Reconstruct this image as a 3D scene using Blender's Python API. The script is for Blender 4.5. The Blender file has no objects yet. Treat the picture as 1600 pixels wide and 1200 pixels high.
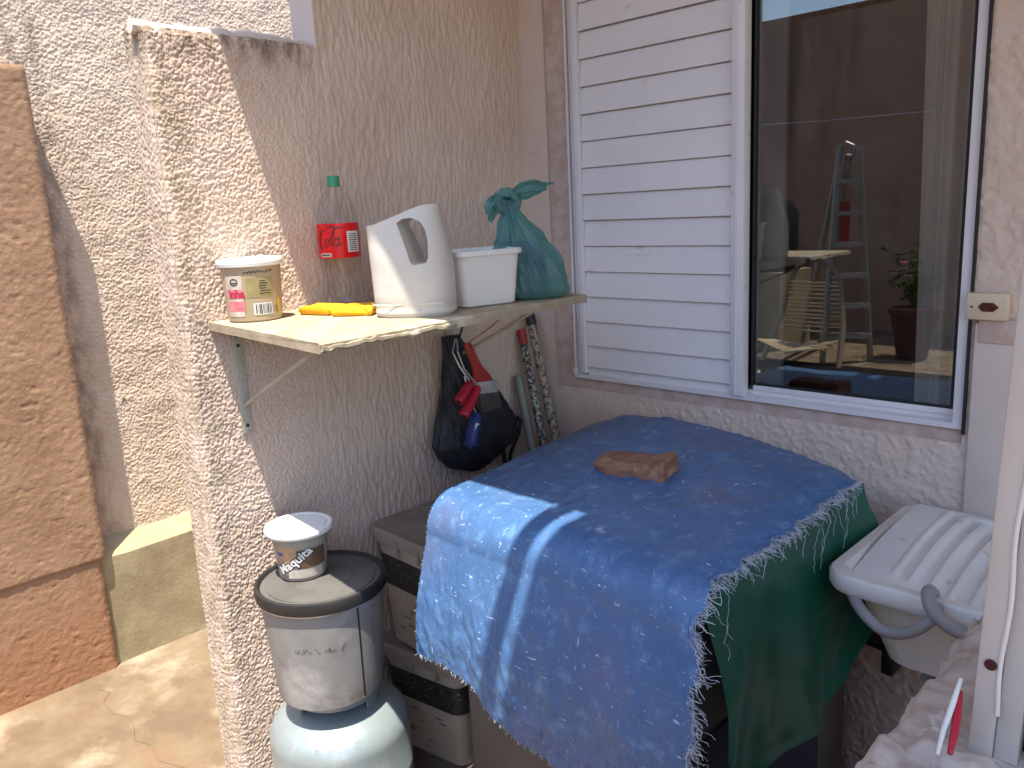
import bpy, bmesh, math, random
import numpy as np
from mathutils import Vector, Matrix
random.seed(7)
PI=math.pi
S=bpy.context.scene
COL=S.collection
# ------------------------------------------------------------ camera, sky, sun, exposure
yaw,pitch,roll=[math.radians(a) for a in (44.7513,12.1231,2.9422)]
fwd=Vector((-math.sin(yaw)*math.cos(pitch),math.cos(yaw)*math.cos(pitch),-math.sin(pitch)))
rgt=Vector((math.cos(yaw),math.sin(yaw),0)); dwn=fwd.cross(rgt)
r2=rgt*math.cos(roll)+dwn*math.sin(roll); d2=-rgt*math.sin(roll)+dwn*math.cos(roll)
cam=bpy.data.cameras.new('camera'); co=bpy.data.objects.new('camera',cam); COL.objects.link(co)
mw=Matrix((r2,-d2,-fwd)).transposed().to_4x4(); mw.translation=(0,0,1.55); co.matrix_world=mw
cam.sensor_width=36; cam.lens=1286.63/1600*36; cam.clip_start=.05; cam.clip_end=500
S.camera=co
SUN=Vector((-.20,.25,-1)).normalized()
w=bpy.data.worlds.new('World'); S.world=w; w.use_nodes=True
nt=w.node_tree; bg=nt.nodes['Background']
sky=nt.nodes.new('ShaderNodeTexSky'); sky.sky_type='NISHITA'; sky.sun_disc=False
sky.sun_elevation=math.asin(-SUN.z); sky.sun_rotation=math.atan2(-SUN.x,-SUN.y)
nt.links.new(sky.outputs[0],bg.inputs[0]); bg.inputs[1].default_value=.15
sl=bpy.data.lights.new('sun','SUN'); sl.energy=3.7; sl.angle=math.radians(.5); sl.color=(1,.925,.80)
so=bpy.data.objects.new('sun',sl); COL.objects.link(so); so.rotation_euler=SUN.to_track_quat('-Z','Y').to_euler()
vs=S.view_settings; vs.view_transform='Standard'; vs.look='None'; vs.gamma=1; vs.exposure=1.6
S.display_settings.display_device='sRGB'

# ------------------------------------------------------------ noise
def _h(ix,iy,s):
    h=(ix*374761393+iy*668265263+s*144269504)&0xffffffff
    h=((h^(h>>13))*1274126177)&0xffffffff
    return ((h^(h>>16))&0xffff)/65535.0
def vn(x,y,s=0):
    x=np.asarray(x,float); y=np.asarray(y,float)
    ix=np.floor(x).astype(np.int64); iy=np.floor(y).astype(np.int64)
    fx=x-ix; fy=y-iy; fx=fx*fx*(3-2*fx); fy=fy*fy*(3-2*fy)
    a=_h(ix,iy,s);b=_h(ix+1,iy,s);c=_h(ix,iy+1,s);d=_h(ix+1,iy+1,s)
    return (a*(1-fx)+b*fx)*(1-fy)+(c*(1-fx)+d*fx)*fy
def fbm(x,y,s=0,o=4):
    t=0;a=.5
    for k in range(o): t=t+a*vn(x*2**k,y*2**k,s+k); a*=.5
    return t
def ss(a,b,x):
    t=np.clip((x-a)/(b-a),0,1); return t*t*(3-2*t)

def grains(x,y,c,s=0):                       # rounded roughcast grains, one per cell, each its own size and height
    x=np.asarray(x,float)/c; y=np.asarray(y,float)/c; ix=np.floor(x).astype(np.int64); iy=np.floor(y).astype(np.int64); out=np.zeros_like(x)
    for i in (-1,0,1):
        for j in (-1,0,1):
            a,b=ix+i,iy+j; r=.42+.50*_h(a,b,s+2); d=((x-a-_h(a,b,s))**2+(y-b-_h(a,b,s+1))**2)/(r*r)
            out=np.maximum(out,np.sqrt(np.clip(1-d,0,1))*(.35+.65*_h(a,b,s+3)))
    return out

# ------------------------------------------------------------ materials
def mat(name,c1,c2=None,sc=6,rough=.7,bump=0,bsc=80,metal=0,st=(1,1,1),spots=None,trans=0,transl=0,alpha=1,ior=1.45,spec=.5,bst=(1,1,1),detail=6,lo=.35,hi=.65,bd=.004,coat=0,low=None,bands=()):
    m=bpy.data.materials.new(name); m.use_nodes=True; n=m.node_tree.nodes; l=m.node_tree.links
    b=n['Principled BSDF']; b.inputs['Roughness'].default_value=rough; b.inputs['Metallic'].default_value=metal
    b.inputs['Base Color'].default_value=(*c1,1); b.inputs['IOR'].default_value=ior
    b.inputs['Specular IOR Level'].default_value=spec; b.inputs['Transmission Weight'].default_value=trans
    b.inputs['Alpha'].default_value=alpha; b.inputs['Coat Weight'].default_value=coat
    tc=n.new('ShaderNodeTexCoord')
    def noise(scale,stretch,det):
        mp=n.new('ShaderNodeMapping'); mp.inputs['Scale'].default_value=stretch
        l.new(tc.outputs['Object'],mp.inputs[0])
        t=n.new('ShaderNodeTexNoise'); t.inputs['Scale'].default_value=scale; t.inputs['Detail'].default_value=det
        t.inputs['Roughness'].default_value=.62
        l.new(mp.outputs[0],t.inputs['Vector']); return t
    col=None
    def mixc(fac,a,c):
        x=n.new('ShaderNodeMix'); x.data_type='RGBA'; l.new(fac,x.inputs['Factor'])
        if isinstance(a,tuple): x.inputs['A'].default_value=(*a,1)
        else: l.new(a,x.inputs['A'])
        x.inputs['B'].default_value=(*c,1); return x.outputs['Result']
    def ramp(src,a,c):
        r=n.new('ShaderNodeMapRange'); r.inputs['From Min'].default_value=a; r.inputs['From Max'].default_value=c
        r.interpolation_type='SMOOTHSTEP'; l.new(src,r.inputs['Value']); return r.outputs[0]
    if c2:
        col=mixc(ramp(noise(sc,st,detail).outputs['Fac'],lo,hi),c1,c2)
    for sp in (spots or []):
        c,s,a,bb=sp[:4]; stt=sp[4] if len(sp)>4 else (1,1,1)
        col=mixc(ramp(noise(s,stt,5).outputs['Fac'],a,bb),col if col is not None else c1,c)
    if low:                                   # dirt splashed up from the ground: colour, z0, z1
        sx=n.new('ShaderNodeSeparateXYZ'); l.new(tc.outputs['Object'],sx.inputs[0])
        col=mixc(ramp(sx.outputs['Z'],low[2],low[1]),col if col is not None else c1,low[0])
    for (ax,v0,v1,bc,mx_,*cap) in bands:          # stains with a soft broken edge along one axis
        sx=n.new('ShaderNodeSeparateXYZ'); l.new(tc.outputs['Object'],sx.inputs[0])
        r1=ramp(sx.outputs[ax],v0,v1); nn=ramp(noise(26,(1,1,.45),5).outputs['Fac'],.36,.66)
        mm=n.new('ShaderNodeMath'); mm.operation='MULTIPLY'; l.new(r1,mm.inputs[0]); l.new(nn,mm.inputs[1])
        m2=n.new('ShaderNodeMath'); m2.operation='MULTIPLY'; l.new(mm.outputs[0],m2.inputs[0]); m2.inputs[1].default_value=mx_
        if cap:
            m3=n.new('ShaderNodeMath'); m3.operation='MULTIPLY'; l.new(m2.outputs[0],m3.inputs[0]); l.new(ramp(sx.outputs[cap[0]],cap[1],cap[2]),m3.inputs[1]); m2=m3
        col=mixc(m2.outputs[0],col if col is not None else c1,bc)
    if col is not None: l.new(col,b.inputs['Base Color'])
    if bump:
        t=noise(bsc,bst,5); bp=n.new('ShaderNodeBump'); bp.inputs['Strength'].default_value=bump
        bp.inputs['Distance'].default_value=bd
        l.new(t.outputs['Fac'],bp.inputs['Height']); l.new(bp.outputs[0],b.inputs['Normal'])
    if transl:
        tr=n.new('ShaderNodeBsdfTranslucent'); mx=n.new('ShaderNodeMixShader'); mx.inputs[0].default_value=transl
        if col is not None: l.new(col,tr.inputs[0])
        else: tr.inputs[0].default_value=(*c1,1)
        l.new(b.outputs[0],mx.inputs[1]); l.new(tr.outputs[0],mx.inputs[2]); l.new(mx.outputs[0],n['Material Output'].inputs[0])
    return m
M={}
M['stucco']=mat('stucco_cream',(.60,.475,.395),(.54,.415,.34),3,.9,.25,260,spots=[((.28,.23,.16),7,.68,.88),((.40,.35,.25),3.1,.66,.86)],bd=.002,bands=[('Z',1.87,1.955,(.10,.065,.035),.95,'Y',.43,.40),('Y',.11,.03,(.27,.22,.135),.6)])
M['stucco2']=mat('stucco_far',(.61,.50,.39),(.55,.44,.335),4,.9,.25,260,spots=[((.10,.08,.055),9,.69,.73),((.40,.31,.22),3,.58,.78)],bd=.002,bands=[('Y',-.46,-.54,(.10,.075,.055),.5)])
M['wall']=mat('window_wall_paint',(.62,.485,.405),(.66,.54,.47),2.3,.9,.7,75,bd=.005,spots=[((.62,.53,.49),34,.55,.66)])
M['reveal']=mat('smooth_salmon_plaster',(.47,.335,.275),(.56,.45,.40),22,.85,.3,90,st=(1,1,1))
M['strip']=mat('smooth_grey_paint',(.64,.55,.49),(.58,.49,.43),3,.7,.1,60)
M['brown']=mat('brown_plaster',(.33,.205,.125),(.27,.16,.095),5,.95,.6,130,spots=[((.37,.22,.135),2.2,.5,.75),((.14,.08,.05),3.3,.64,.82),((.13,.07,.045),45,.66,.74)],bd=.003,low=((.32,.16,.08),.0,.5))
M['kerbm']=mat('yellowed_cement',(.36,.30,.18),(.26,.205,.12),6,.9,.4,90,spots=[((.42,.36,.22),3,.55,.7)])
M['floor']=mat('dusty_concrete',(.19,.14,.085),(.14,.095,.057),5,.85,.6,150,spots=[((.32,.26,.18),3.6,.5,.72),((.20,.115,.06),2.3,.52,.75),((.10,.07,.045),120,.66,.72),((.36,.31,.24),170,.66,.74),((.13,.09,.06),9,.66,.78)])
M['slab']=mat('dark_concrete',(.14,.11,.095),(.10,.075,.06),5,.9,.3,90)
M['alu']=mat('white_aluminium',(.72,.70,.72),(.64,.62,.65),1.5,.38,.03,30,spots=[((.42,.37,.33),30,.64,.78)])
M['louvre']=mat('white_louvre',(.74,.715,.725),(.68,.655,.67),1.2,.45,.05,30,spots=[((.50,.42,.38),5,.62,.8),((.52,.46,.43),26,.62,.76,(.3,1,1))])
M['rubber']=mat('black_gasket',(.015,.015,.016),rough=.6)
M['board']=mat('worn_shelf_board',(.42,.355,.25),(.32,.26,.18),14,.75,.3,140,spots=[((.16,.13,.09),95,.66,.72),((.55,.50,.40),5,.55,.7)])
M['boardedge']=mat('swollen_board_edge',(.33,.285,.21),(.22,.18,.13),30,.9,.8,60,st=(1,1,6),spots=[((.50,.46,.36),20,.55,.65)])
M['bracket']=mat('painted_steel',(.45,.43,.37),(.36,.33,.27),20,.55)
M['white']=mat('white_plastic',(.74,.73,.70),(.69,.675,.64),4,.42,.03,40,spots=[((.56,.53,.48),30,.6,.8)])
M['whitel']=mat('white_lid',(.76,.77,.77),(.70,.70,.68),6,.4)
M['jug']=mat('milky_plastic',(.73,.70,.65),(.66,.625,.57),5,.4,.08,40,transl=.22,spots=[((.50,.45,.38),24,.62,.8),((.55,.49,.42),60,.66,.76,(1,1,.2))])
M['tub']=mat('tub_beige',(.40,.315,.21),(.33,.26,.165),7,.35)
M['tub2']=mat('tub_clear_grey',(.33,.31,.27),(.24,.21,.175),18,.3)
M['pink']=mat('print_pink',(.68,.13,.17),(.55,.26,.26),50,.4)
M['cream']=mat('print_cream',(.55,.50,.44),(.45,.38,.31),60,.4)
M['green_p']=mat('print_olive',(.24,.215,.08),(.30,.25,.13),40,.4)
M['ink']=mat('print_ink',(.03,.027,.03),rough=.5)
M['inkred']=mat('print_dark_red',(.38,.03,.06),rough=.5)
M['paper']=mat('print_white',(.72,.71,.68),rough=.5)
M['brownp']=mat('print_brown',(.16,.085,.05),(.10,.06,.045),40,.4)
M['skin']=mat('print_peach',(.50,.31,.19),(.42,.25,.15),30,.4)
M['blue_p']=mat('print_blue',(.07,.09,.32),rough=.4)
M['yellow_p']=mat('print_yellow',(.6,.42,.05),rough=.4)
M['red']=mat('label_red',(.72,.006,.012),(.62,.005,.01),20,.32)
M['capgreen']=mat('cap_green',(.04,.25,.13),rough=.4)
def clear(name,tint,rough,ior=1.45,k=.9,tr=.86):
    m=bpy.data.materials.new(name); m.use_nodes=True; n=m.node_tree.nodes; l=m.node_tree.links; n.remove(n['Principled BSDF'])
    t=n.new('ShaderNodeBsdfTransparent'); t.inputs[0].default_value=(*tint,1)
    g=n.new('ShaderNodeBsdfGlossy'); g.inputs['Roughness'].default_value=rough
    fr=n.new('ShaderNodeLayerWeight'); fr.inputs[0].default_value=.5
    pw=n.new('ShaderNodeMath'); pw.operation='POWER'; pw.inputs[1].default_value=4.5; l.new(fr.outputs['Facing'],pw.inputs[0])
    mu=n.new('ShaderNodeMath'); mu.operation='MULTIPLY_ADD'; mu.inputs[1].default_value=.8; mu.inputs[2].default_value=k; l.new(pw.outputs[0],mu.inputs[0]); mu.use_clamp=True
    mx=n.new('ShaderNodeMixShader'); l.new(mu.outputs[0],mx.inputs[0]); l.new(t.outputs[0],mx.inputs[1]); l.new(g.outputs[0],mx.inputs[2])
    l.new(mx.outputs[0],n['Material Output'].inputs[0]); return m
M['glass']=clear('window_glass',(.84,.85,.84),.004,1.52,.12)
M['pet']=clear('clear_plastic',(.98,.98,.975),.10,1.5,.022)
M['cling']=clear('wrinkled_clear',(.90,.91,.93),.15,1.5,.16)
M['sponge']=mat('yellow_sponge',(.80,.42,.01),(.70,.33,.006),30,.85,.5,160)
def bagmat():
    m=bpy.data.materials.new('green_bag_plastic'); m.use_nodes=True; n=m.node_tree.nodes; l=m.node_tree.links
    b=n['Principled BSDF']; b.inputs['Base Color'].default_value=(.21,.40,.39,1); b.inputs['Roughness'].default_value=.2
    tr=n.new('ShaderNodeBsdfTranslucent'); tr.inputs[0].default_value=(.24,.55,.53,1)
    tp=n.new('ShaderNodeBsdfTransparent'); tp.inputs[0].default_value=(.50,.78,.76,1)
    a=n.new('ShaderNodeMixShader'); a.inputs[0].default_value=.45; l.new(b.outputs[0],a.inputs[1]); l.new(tr.outputs[0],a.inputs[2])
    c=n.new('ShaderNodeMixShader'); c.inputs[0].default_value=.48; l.new(a.outputs[0],c.inputs[1]); l.new(tp.outputs[0],c.inputs[2])
    l.new(c.outputs[0],n['Material Output'].inputs[0]); return m
M['bag']=bagmat()
M['blackbag']=mat('black_bag_fabric',(.010,.010,.013),(.017,.018,.028),14,.5,.6,160,spots=[((.05,.05,.055),70,.64,.72,(1,1,.1))])
M['redh']=mat('red_handle',(.42,.012,.035),rough=.4)
M['redb']=mat('brush_handle',(.36,.03,.02),(.27,.02,.015),14,.45)
M['blueh']=mat('blue_handle',(.012,.03,.13),rough=.4)
M['steel']=mat('bright_steel',(.6,.6,.6),rough=.35,metal=.85)
M['ladder']=mat('dull_ladder_metal',(.33,.31,.28),rough=.45,metal=.6)
M['tin']=mat('tin_ferrule',(.50,.49,.47),(.36,.34,.32),40,.45,metal=.3)
M['bristle']=mat('bristle_grey',(.075,.068,.06),(.05,.045,.04),60,.9,.8,200,bst=(1,1,.1))
M['polep']=mat('patterned_pole',(.03,.03,.035),(.42,.39,.34),150,.5,st=(1,1,.6),lo=.5,hi=.53)
M['polep2']=mat('patterned_pole_tan',(.06,.052,.045),(.34,.28,.21),120,.5,st=(1,1,.7),lo=.44,hi=.5)
M['black']=mat('black_plastic',(.017,.017,.018),(.025,.024,.023),20,.45)
M['poleg']=mat('grey_green_pole',(.24,.26,.22),(.18,.19,.16),14,.5)
M['gas']=mat('gas_paint',(.31,.365,.38),(.26,.31,.32),5,.34,.08,60,metal=.35,spots=[((.20,.17,.14),22,.64,.74),((.42,.46,.46),9,.6,.7,(1,1,.2)),((.16,.11,.08),70,.70,.74)])
M['canb']=mat('dirty_pail',(.27,.265,.255),(.205,.20,.195),6,.55,.15,50,spots=[((.41,.395,.38),5,.5,.7),((.20,.165,.14),13,.6,.76),((.24,.21,.19),40,.62,.7,(1,1,.15))])
M['lidb']=mat('dusty_black_lid',(.085,.082,.075),(.12,.115,.105),9,.6,.15,70,spots=[((.05,.05,.048),5,.55,.75)])
M['rimb']=mat('black_rim',(.016,.016,.016),(.026,.025,.024),15,.45)
M['bucket']=mat('dirty_white_bucket',(.42,.36,.29),(.34,.28,.22),6,.55,.06,40,spots=[((.24,.18,.13),8,.6,.8)])
M['bucketlid']=mat('dusty_bucket_lid',(.30,.255,.21),(.24,.195,.155),9,.75,.1,50)
M['bandk']=mat('bucket_label_black',(.02,.02,.022),(.035,.033,.035),30,.5,spots=[((.25,.23,.21),85,.62,.66,(1,1,2.2))])
M['machine']=mat('taupe_enamel',(.115,.09,.075),(.09,.07,.06),3,.5,.05,30)
M['navy']=mat('navy_panel',(.014,.015,.03),(.02,.022,.04),5,.6)
def tarpmat():
    m=mat('blue_woven_tarp',(.054,.128,.285),(.068,.150,.32),7,.33,.42,36,bst=(1,1,.3),bd=.004,spots=[((.105,.115,.215),3.6,.5,.74),((.10,.215,.41),28,.52,.7),((.44,.55,.72),130,.655,.70,(1,.22,1)),((.44,.55,.72),120,.66,.71,(.2,1,1)),((.44,.54,.70),90,.67,.72,(.5,.5,.12)),((.34,.46,.66),19,.66,.78)])
    n=m.node_tree.nodes; l=m.node_tree.links; tc=n.new('ShaderNodeTexCoord')
    b=n['Principled BSDF']; bp=[x for x in n if x.type=='BUMP'][0]
    w1=n.new('ShaderNodeTexWave'); w1.inputs['Scale'].default_value=70; w1.bands_direction='X'; w1.inputs['Distortion'].default_value=1.5
    w2=n.new('ShaderNodeTexWave'); w2.inputs['Scale'].default_value=70; w2.bands_direction='Z'; w2.inputs['Distortion'].default_value=1.5
    for x in(w1,w2): l.new(tc.outputs['Object'],x.inputs[0])
    ad=n.new('ShaderNodeMath'); l.new(w1.outputs['Fac'],ad.inputs[0]); l.new(w2.outputs['Fac'],ad.inputs[1])
    b2=n.new('ShaderNodeBump'); b2.inputs['Strength'].default_value=.25; b2.inputs['Distance'].default_value=.001
    l.new(ad.outputs[0],b2.inputs['Height']); l.new(bp.outputs[0],b2.inputs['Normal']); l.new(b2.outputs[0],b.inputs['Normal'])
    return m
M['tarp']=tarpmat()
M['thread']=mat('frayed_thread',(.50,.55,.62),(.32,.37,.46),60,.7)
M['greent']=mat('green_tarp',(.008,.085,.05),(.014,.11,.075),4,.28,.25,22,transl=.12,spots=[((.05,.12,.10),60,.66,.74,(1,1,.3))])
M['brick']=mat('red_clay_brick',(.30,.15,.095),(.22,.105,.065),28,.95,.9,140,spots=[((.40,.26,.18),22,.56,.7),((.12,.06,.04),60,.62,.7)])
M['sink']=mat('white_sink_plastic',(.66,.64,.62),(.60,.575,.55),5,.35,.04,40,spots=[((.36,.26,.16),6,.62,.8),((.45,.38,.30),22,.6,.75)])
M['hose']=mat('grey_hose',(.28,.28,.29),(.23,.225,.23),15,.45)
M['lowwall']=mat('rough_plaster_top',(.50,.435,.385),(.40,.325,.275),9,.9,.6,60,spots=[((.30,.21,.15),14,.6,.72),((.62,.56,.52),22,.6,.7)])
M['post']=mat('jamb_paint',(.55,.50,.46),(.60,.54,.49),3,.45,.05,30)
M['sealant']=mat('white_sealant',(.72,.68,.64),rough=.6)
M['switch']=mat('yellowed_plastic',(.64,.54,.39),(.58,.47,.33),5,.45)
M['maroon']=mat('maroon_lens',(.05,.01,.012),(.075,.02,.02),40,.25)
M['curtain']=mat('sheer_curtain',(.82,.78,.72),(.78,.73,.67),3,.85,transl=.4)
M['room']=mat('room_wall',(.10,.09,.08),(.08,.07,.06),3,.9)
M['roofm']=mat('painted_ceiling',(.66,.60,.54),(.60,.54,.48),3,.8,.2,20)
M['backwall']=mat('brown_back_wall',(.42,.27,.19),(.34,.20,.14),1.6,.95,.5,30,spots=[((.14,.08,.06),1,.5,.7,(1,1,.2))])
M['frame_d']=mat('grey_stile',(.20,.19,.175),rough=.5)
M['leaf']=mat('leaf_green',(.05,.10,.03),(.09,.14,.04),20,.5)
M['pot']=mat('maroon_pot',(.10,.035,.035),rough=.5)
M['flower']=mat('pink_flower',(.6,.25,.3),rough=.6)
M['cord']=mat('chair_cord',(.75,.60,.38),(.65,.48,.26),9,.6)
M['woodch']=mat('dark_chair_frame',(.30,.22,.15),rough=.5)
M['crack']=mat('crack_dirt',(.17,.12,.075),rough=1)
M['sheet']=mat('floor_shade_dark',(.02,.018,.017),rough=.95,spec=.05)  # near black, puts shade on the yard floor into the colour
M['orange']=mat('orange_stick',(.45,.22,.12),rough=.6)

# ------------------------------------------------------------ building helpers
def thing(name,label,cat,loc,group=None):
    o=bpy.data.objects.new(name,None); COL.objects.link(o); o.location=loc; o.empty_display_size=.05
    o['label']=label; o['category']=cat
    if group: o['group']=group
    return o
def tag(o,label,cat,group=None,kind=None):
    if label: o['label']=label
    if cat: o['category']=cat
    if group: o['group']=group
    if kind: o['kind']=kind
    return o
def wloc(p):
    v=Vector((0,0,0))
    while p is not None: v+=p.location; p=p.parent
    return v
def link(name,me,parent=None,origin=None,kind=None,label=None):
    o=bpy.data.objects.new(name,me); COL.objects.link(o)
    if parent is not None:
        off=wloc(parent); o.parent=parent; me.transform(Matrix.Translation(-off))
    elif origin is not None:
        me.transform(Matrix.Translation(-Vector(origin))); o.location=origin
    if kind: o['kind']=kind
    if label: o['label']=label
    return o
def npmesh(name,V,F,m,parent=None,origin=None,smooth=True,kind=None):
    me=bpy.data.meshes.new(name); V=np.asarray(V,float).reshape(-1,3); F=np.asarray(F,int)
    k=F.shape[1]
    me.vertices.add(len(V)); me.vertices.foreach_set('co',V.ravel())
    me.loops.add(F.size); me.loops.foreach_set('vertex_index',F.ravel())
    me.polygons.add(len(F)); me.polygons.foreach_set('loop_start',np.arange(0,F.size,k)); me.polygons.foreach_set('loop_total',np.full(len(F),k))
    me.polygons.foreach_set('use_smooth',np.full(len(F),smooth)); me.update(); me.validate()
    me.materials.append(M[m]); return link(name,me,parent,origin,kind)
def gridF(nu,nv,off=0,flip=False,wrap=False):
    i=np.arange(nu if wrap else nu-1)[:,None]; j=np.arange(nv-1)[None,:]
    i2=(i+1)%nu
    a=i*nv+j; b=i2*nv+j; c=i2*nv+j+1; d=i*nv+j+1
    f=np.stack([a+0*j,b+0*j,c+0*j,d+0*j],-1).reshape(-1,4)+off
    return f[:,::-1] if flip else f
class MB:
    def __init__(s): s.bm=bmesh.new()
    def box(s,x0,x1,y0,y1,z0,z1,bev=0,seg=2,rot=None,piv=None):
        r=bmesh.ops.create_cube(s.bm,size=1); v=r['verts']
        bmesh.ops.scale(s.bm,vec=(abs(x1-x0),abs(y1-y0),abs(z1-z0)),verts=v)
        bmesh.ops.translate(s.bm,vec=((x0+x1)/2,(y0+y1)/2,(z0+z1)/2),verts=v)
        if bev:
            e=list({e for q in v for e in q.link_edges})
            r=bmesh.ops.bevel(s.bm,geom=e,offset=bev,segments=seg,affect='EDGES',profile=.5); v=[q for q in r['verts']]
            v=list({q for f in r['faces'] for q in f.verts}|set(v))
        if rot: bmesh.ops.rotate(s.bm,cent=piv or ((x0+x1)/2,(y0+y1)/2,(z0+z1)/2),matrix=rot,verts=v)
        return s
    def tube(s,pts,r,seg=10,cap=True,sy=1):
        P=[Vector(p) for p in pts]; R=r if isinstance(r,(list,tuple)) else [r]*len(P); rings=[]; N=None
        for i,p in enumerate(P):
            t=(P[min(i+1,len(P)-1)]-P[max(i-1,0)]).normalized()
            if N is None: N=t.orthogonal().normalized()
            N=(N-t*N.dot(t)); N=N.normalized() if N.length>1e-6 else t.orthogonal().normalized()
            B=t.cross(N)
            rings.append([s.bm.verts.new(p+(N*math.cos(a)+B*math.sin(a)*sy)*R[i]) for a in [2*PI*k/seg for k in range(seg)]])
        for a,b in zip(rings,rings[1:]):
            for k in range(seg): s.bm.faces.new((a[k],a[(k+1)%seg],b[(k+1)%seg],b[k]))
        if cap: s.bm.faces.new(rings[0][::-1]); s.bm.faces.new(rings[-1])
        return s
    def lathe(s,prof,c,seg=40,cap0=False,cap1=False):
        rings=[]
        for r,z in prof: rings.append([s.bm.verts.new((c[0]+r*math.cos(2*PI*k/seg),c[1]+r*math.sin(2*PI*k/seg),z)) for k in range(seg)])
        for a,b in zip(rings,rings[1:]):
            for k in range(seg): s.bm.faces.new((a[k],a[(k+1)%seg],b[(k+1)%seg],b[k]))
        if cap0: s.bm.faces.new(rings[0][::-1])
        if cap1: s.bm.faces.new(rings[-1])
        return s
    def loft(s,loops,cap0=False,cap1=False):
        rings=[[s.bm.verts.new(p) for p in L] for L in loops]; n=len(rings[0])
        for a,b in zip(rings,rings[1:]):
            for k in range(n): s.bm.faces.new((a[k],a[(k+1)%n],b[(k+1)%n],b[k]))
        if cap0: s.bm.faces.new(rings[0][::-1])
        if cap1: s.bm.faces.new(rings[-1])
        return s
    def poly(s,pts):
        s.bm.faces.new([s.bm.verts.new(p) for p in pts]); return s
    def build(s,name,m,parent=None,origin=None,smooth=True,kind=None,label=None,ang=40):
        me=bpy.data.meshes.new(name); s.bm.normal_update()
        bmesh.ops.recalc_face_normals(s.bm,faces=s.bm.faces) if smooth!='raw' else None
        for f in s.bm.faces: f.smooth=bool(smooth)
        lim=math.radians(ang)
        for e in s.bm.edges:
            if len(e.link_faces)==2 and e.calc_face_angle(0)>lim: e.smooth=False
        s.bm.to_mesh(me); s.bm.free(); me.materials.append(M[m]); return link(name,me,parent,origin,kind,label)
def rsq(cx,cy,hx,hy,rad,z,rot=0,n=6):
    out=[]
    for q,(sx,sy) in enumerate(((1,1),(-1,1),(-1,-1),(1,-1))):
        for k in range(n+1):
            a=PI/2*q+PI/2*k/n; x=sx*(hx-rad)+rad*math.cos(a); y=sy*(hy-rad)+rad*math.sin(a)
            out.append((cx+x*math.cos(rot)-y*math.sin(rot),cy+x*math.sin(rot)+y*math.cos(rot),z))
    return out
# prints wrapped on a round side: c=(x,y), rfun(z)=radius, phi = middle of the view, s = arc length to the right
def onround(c,rf,phi,s,z,lift=.0006):
    r=rf(z)+lift; a=phi+s/rf(z); return (c[0]+r*math.cos(a),c[1]+r*math.sin(a),z)
def patch(mb,c,rf,phi,s0,s1,z0,z1,lift=.0006,n=None):
    n=n or max(2,int(abs(s1-s0)/.004))
    for k in range(n):
        a=s0+(s1-s0)*k/n; b=s0+(s1-s0)*(k+1)/n
        mb.poly([onround(c,rf,phi,a,z0,lift),onround(c,rf,phi,b,z0,lift),onround(c,rf,phi,b,z1,lift),onround(c,rf,phi,a,z1,lift)])
    return mb
def ribbon(mb,fn,pts,w):
    P=[Vector((p[0],p[1])) for p in pts]; L=[]
    for i,p in enumerate(P):
        t=(P[min(i+1,len(P)-1)]-P[max(i-1,0)]); t=t.normalized() if t.length>0 else Vector((1,0)); nrm=Vector((-t.y,t.x))
        ww=(w[i] if isinstance(w,(list,tuple)) else w)/2; L.append((p+nrm*ww,p-nrm*ww))
    for (a,b),(c,d) in zip(L,L[1:]): mb.poly([fn(*a),fn(*b),fn(*d),fn(*c)])
def textpolys(txt,size,bold=0,shear=0):
    cu=bpy.data.curves.new('lettering','FONT'); cu.body=txt; cu.size=size; cu.offset=bold; cu.shear=shear; cu.resolution_u=2
    o=bpy.data.objects.new('lettering',cu); COL.objects.link(o); dg=bpy.context.evaluated_depsgraph_get(); dg.update()
    me=o.evaluated_get(dg).to_mesh(); vs=[tuple(v.co) for v in me.vertices]; ps=[list(p.vertices) for p in me.polygons]
    bpy.data.objects.remove(o); bpy.data.curves.remove(cu); return vs,ps
def lettering(mb,txt,size,fn,bold=0,shear=0,rot=0,off=(0,0)):
    vs,ps=textpolys(txt,size,bold,shear); cr,sr=math.cos(rot),math.sin(rot)
    V=[mb.bm.verts.new(fn(off[0]+x*cr-y*sr,off[1]+x*sr+y*cr)) for x,y,_ in vs]
    for p in ps:
        try: mb.bm.faces.new([V[i] for i in p])
        except ValueError: pass
def arc(cx,cy,rx,ry,a0,a1,n=10): return [(cx+rx*math.cos(math.radians(a0+(a1-a0)*k/n)),cy+ry*math.sin(math.radians(a0+(a1-a0)*k/n))) for k in range(n+1)]

LX=-1.8; WY=1.92
# ------------------------------------------------------------ ground
o=MB().box(-60,60,-60,60,-.3,0).build('ground','floor',smooth=False); o['kind']='structure'
o=MB().box(LX,-.31,.70,WY,.004,.06,bev=.006).build('raised_floor','slab',smooth=False); o['kind']='structure'
t=thing('floor_crack','thin dark crack wandering across the sunny concrete floor','crack',(-2.5,.6,0))
pts=[(-2.86,.78),(-2.80,.80),(-2.76,.765),(-2.66,.76),(-2.60,.79),(-2.53,.775),(-2.46,.75),(-2.40,.775),(-2.3,.76),(-2.2,.80),(-2.1,.78)]
mb=MB(); ribbon(mb,lambda x,y:(x,y,.004),pts,[.0012,.0018,.0022,.0018,.0014,.002,.0014,.0018,.0014,.0012,.001]); o=mb.build('crack_line','crack',t,smooth=False)

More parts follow.
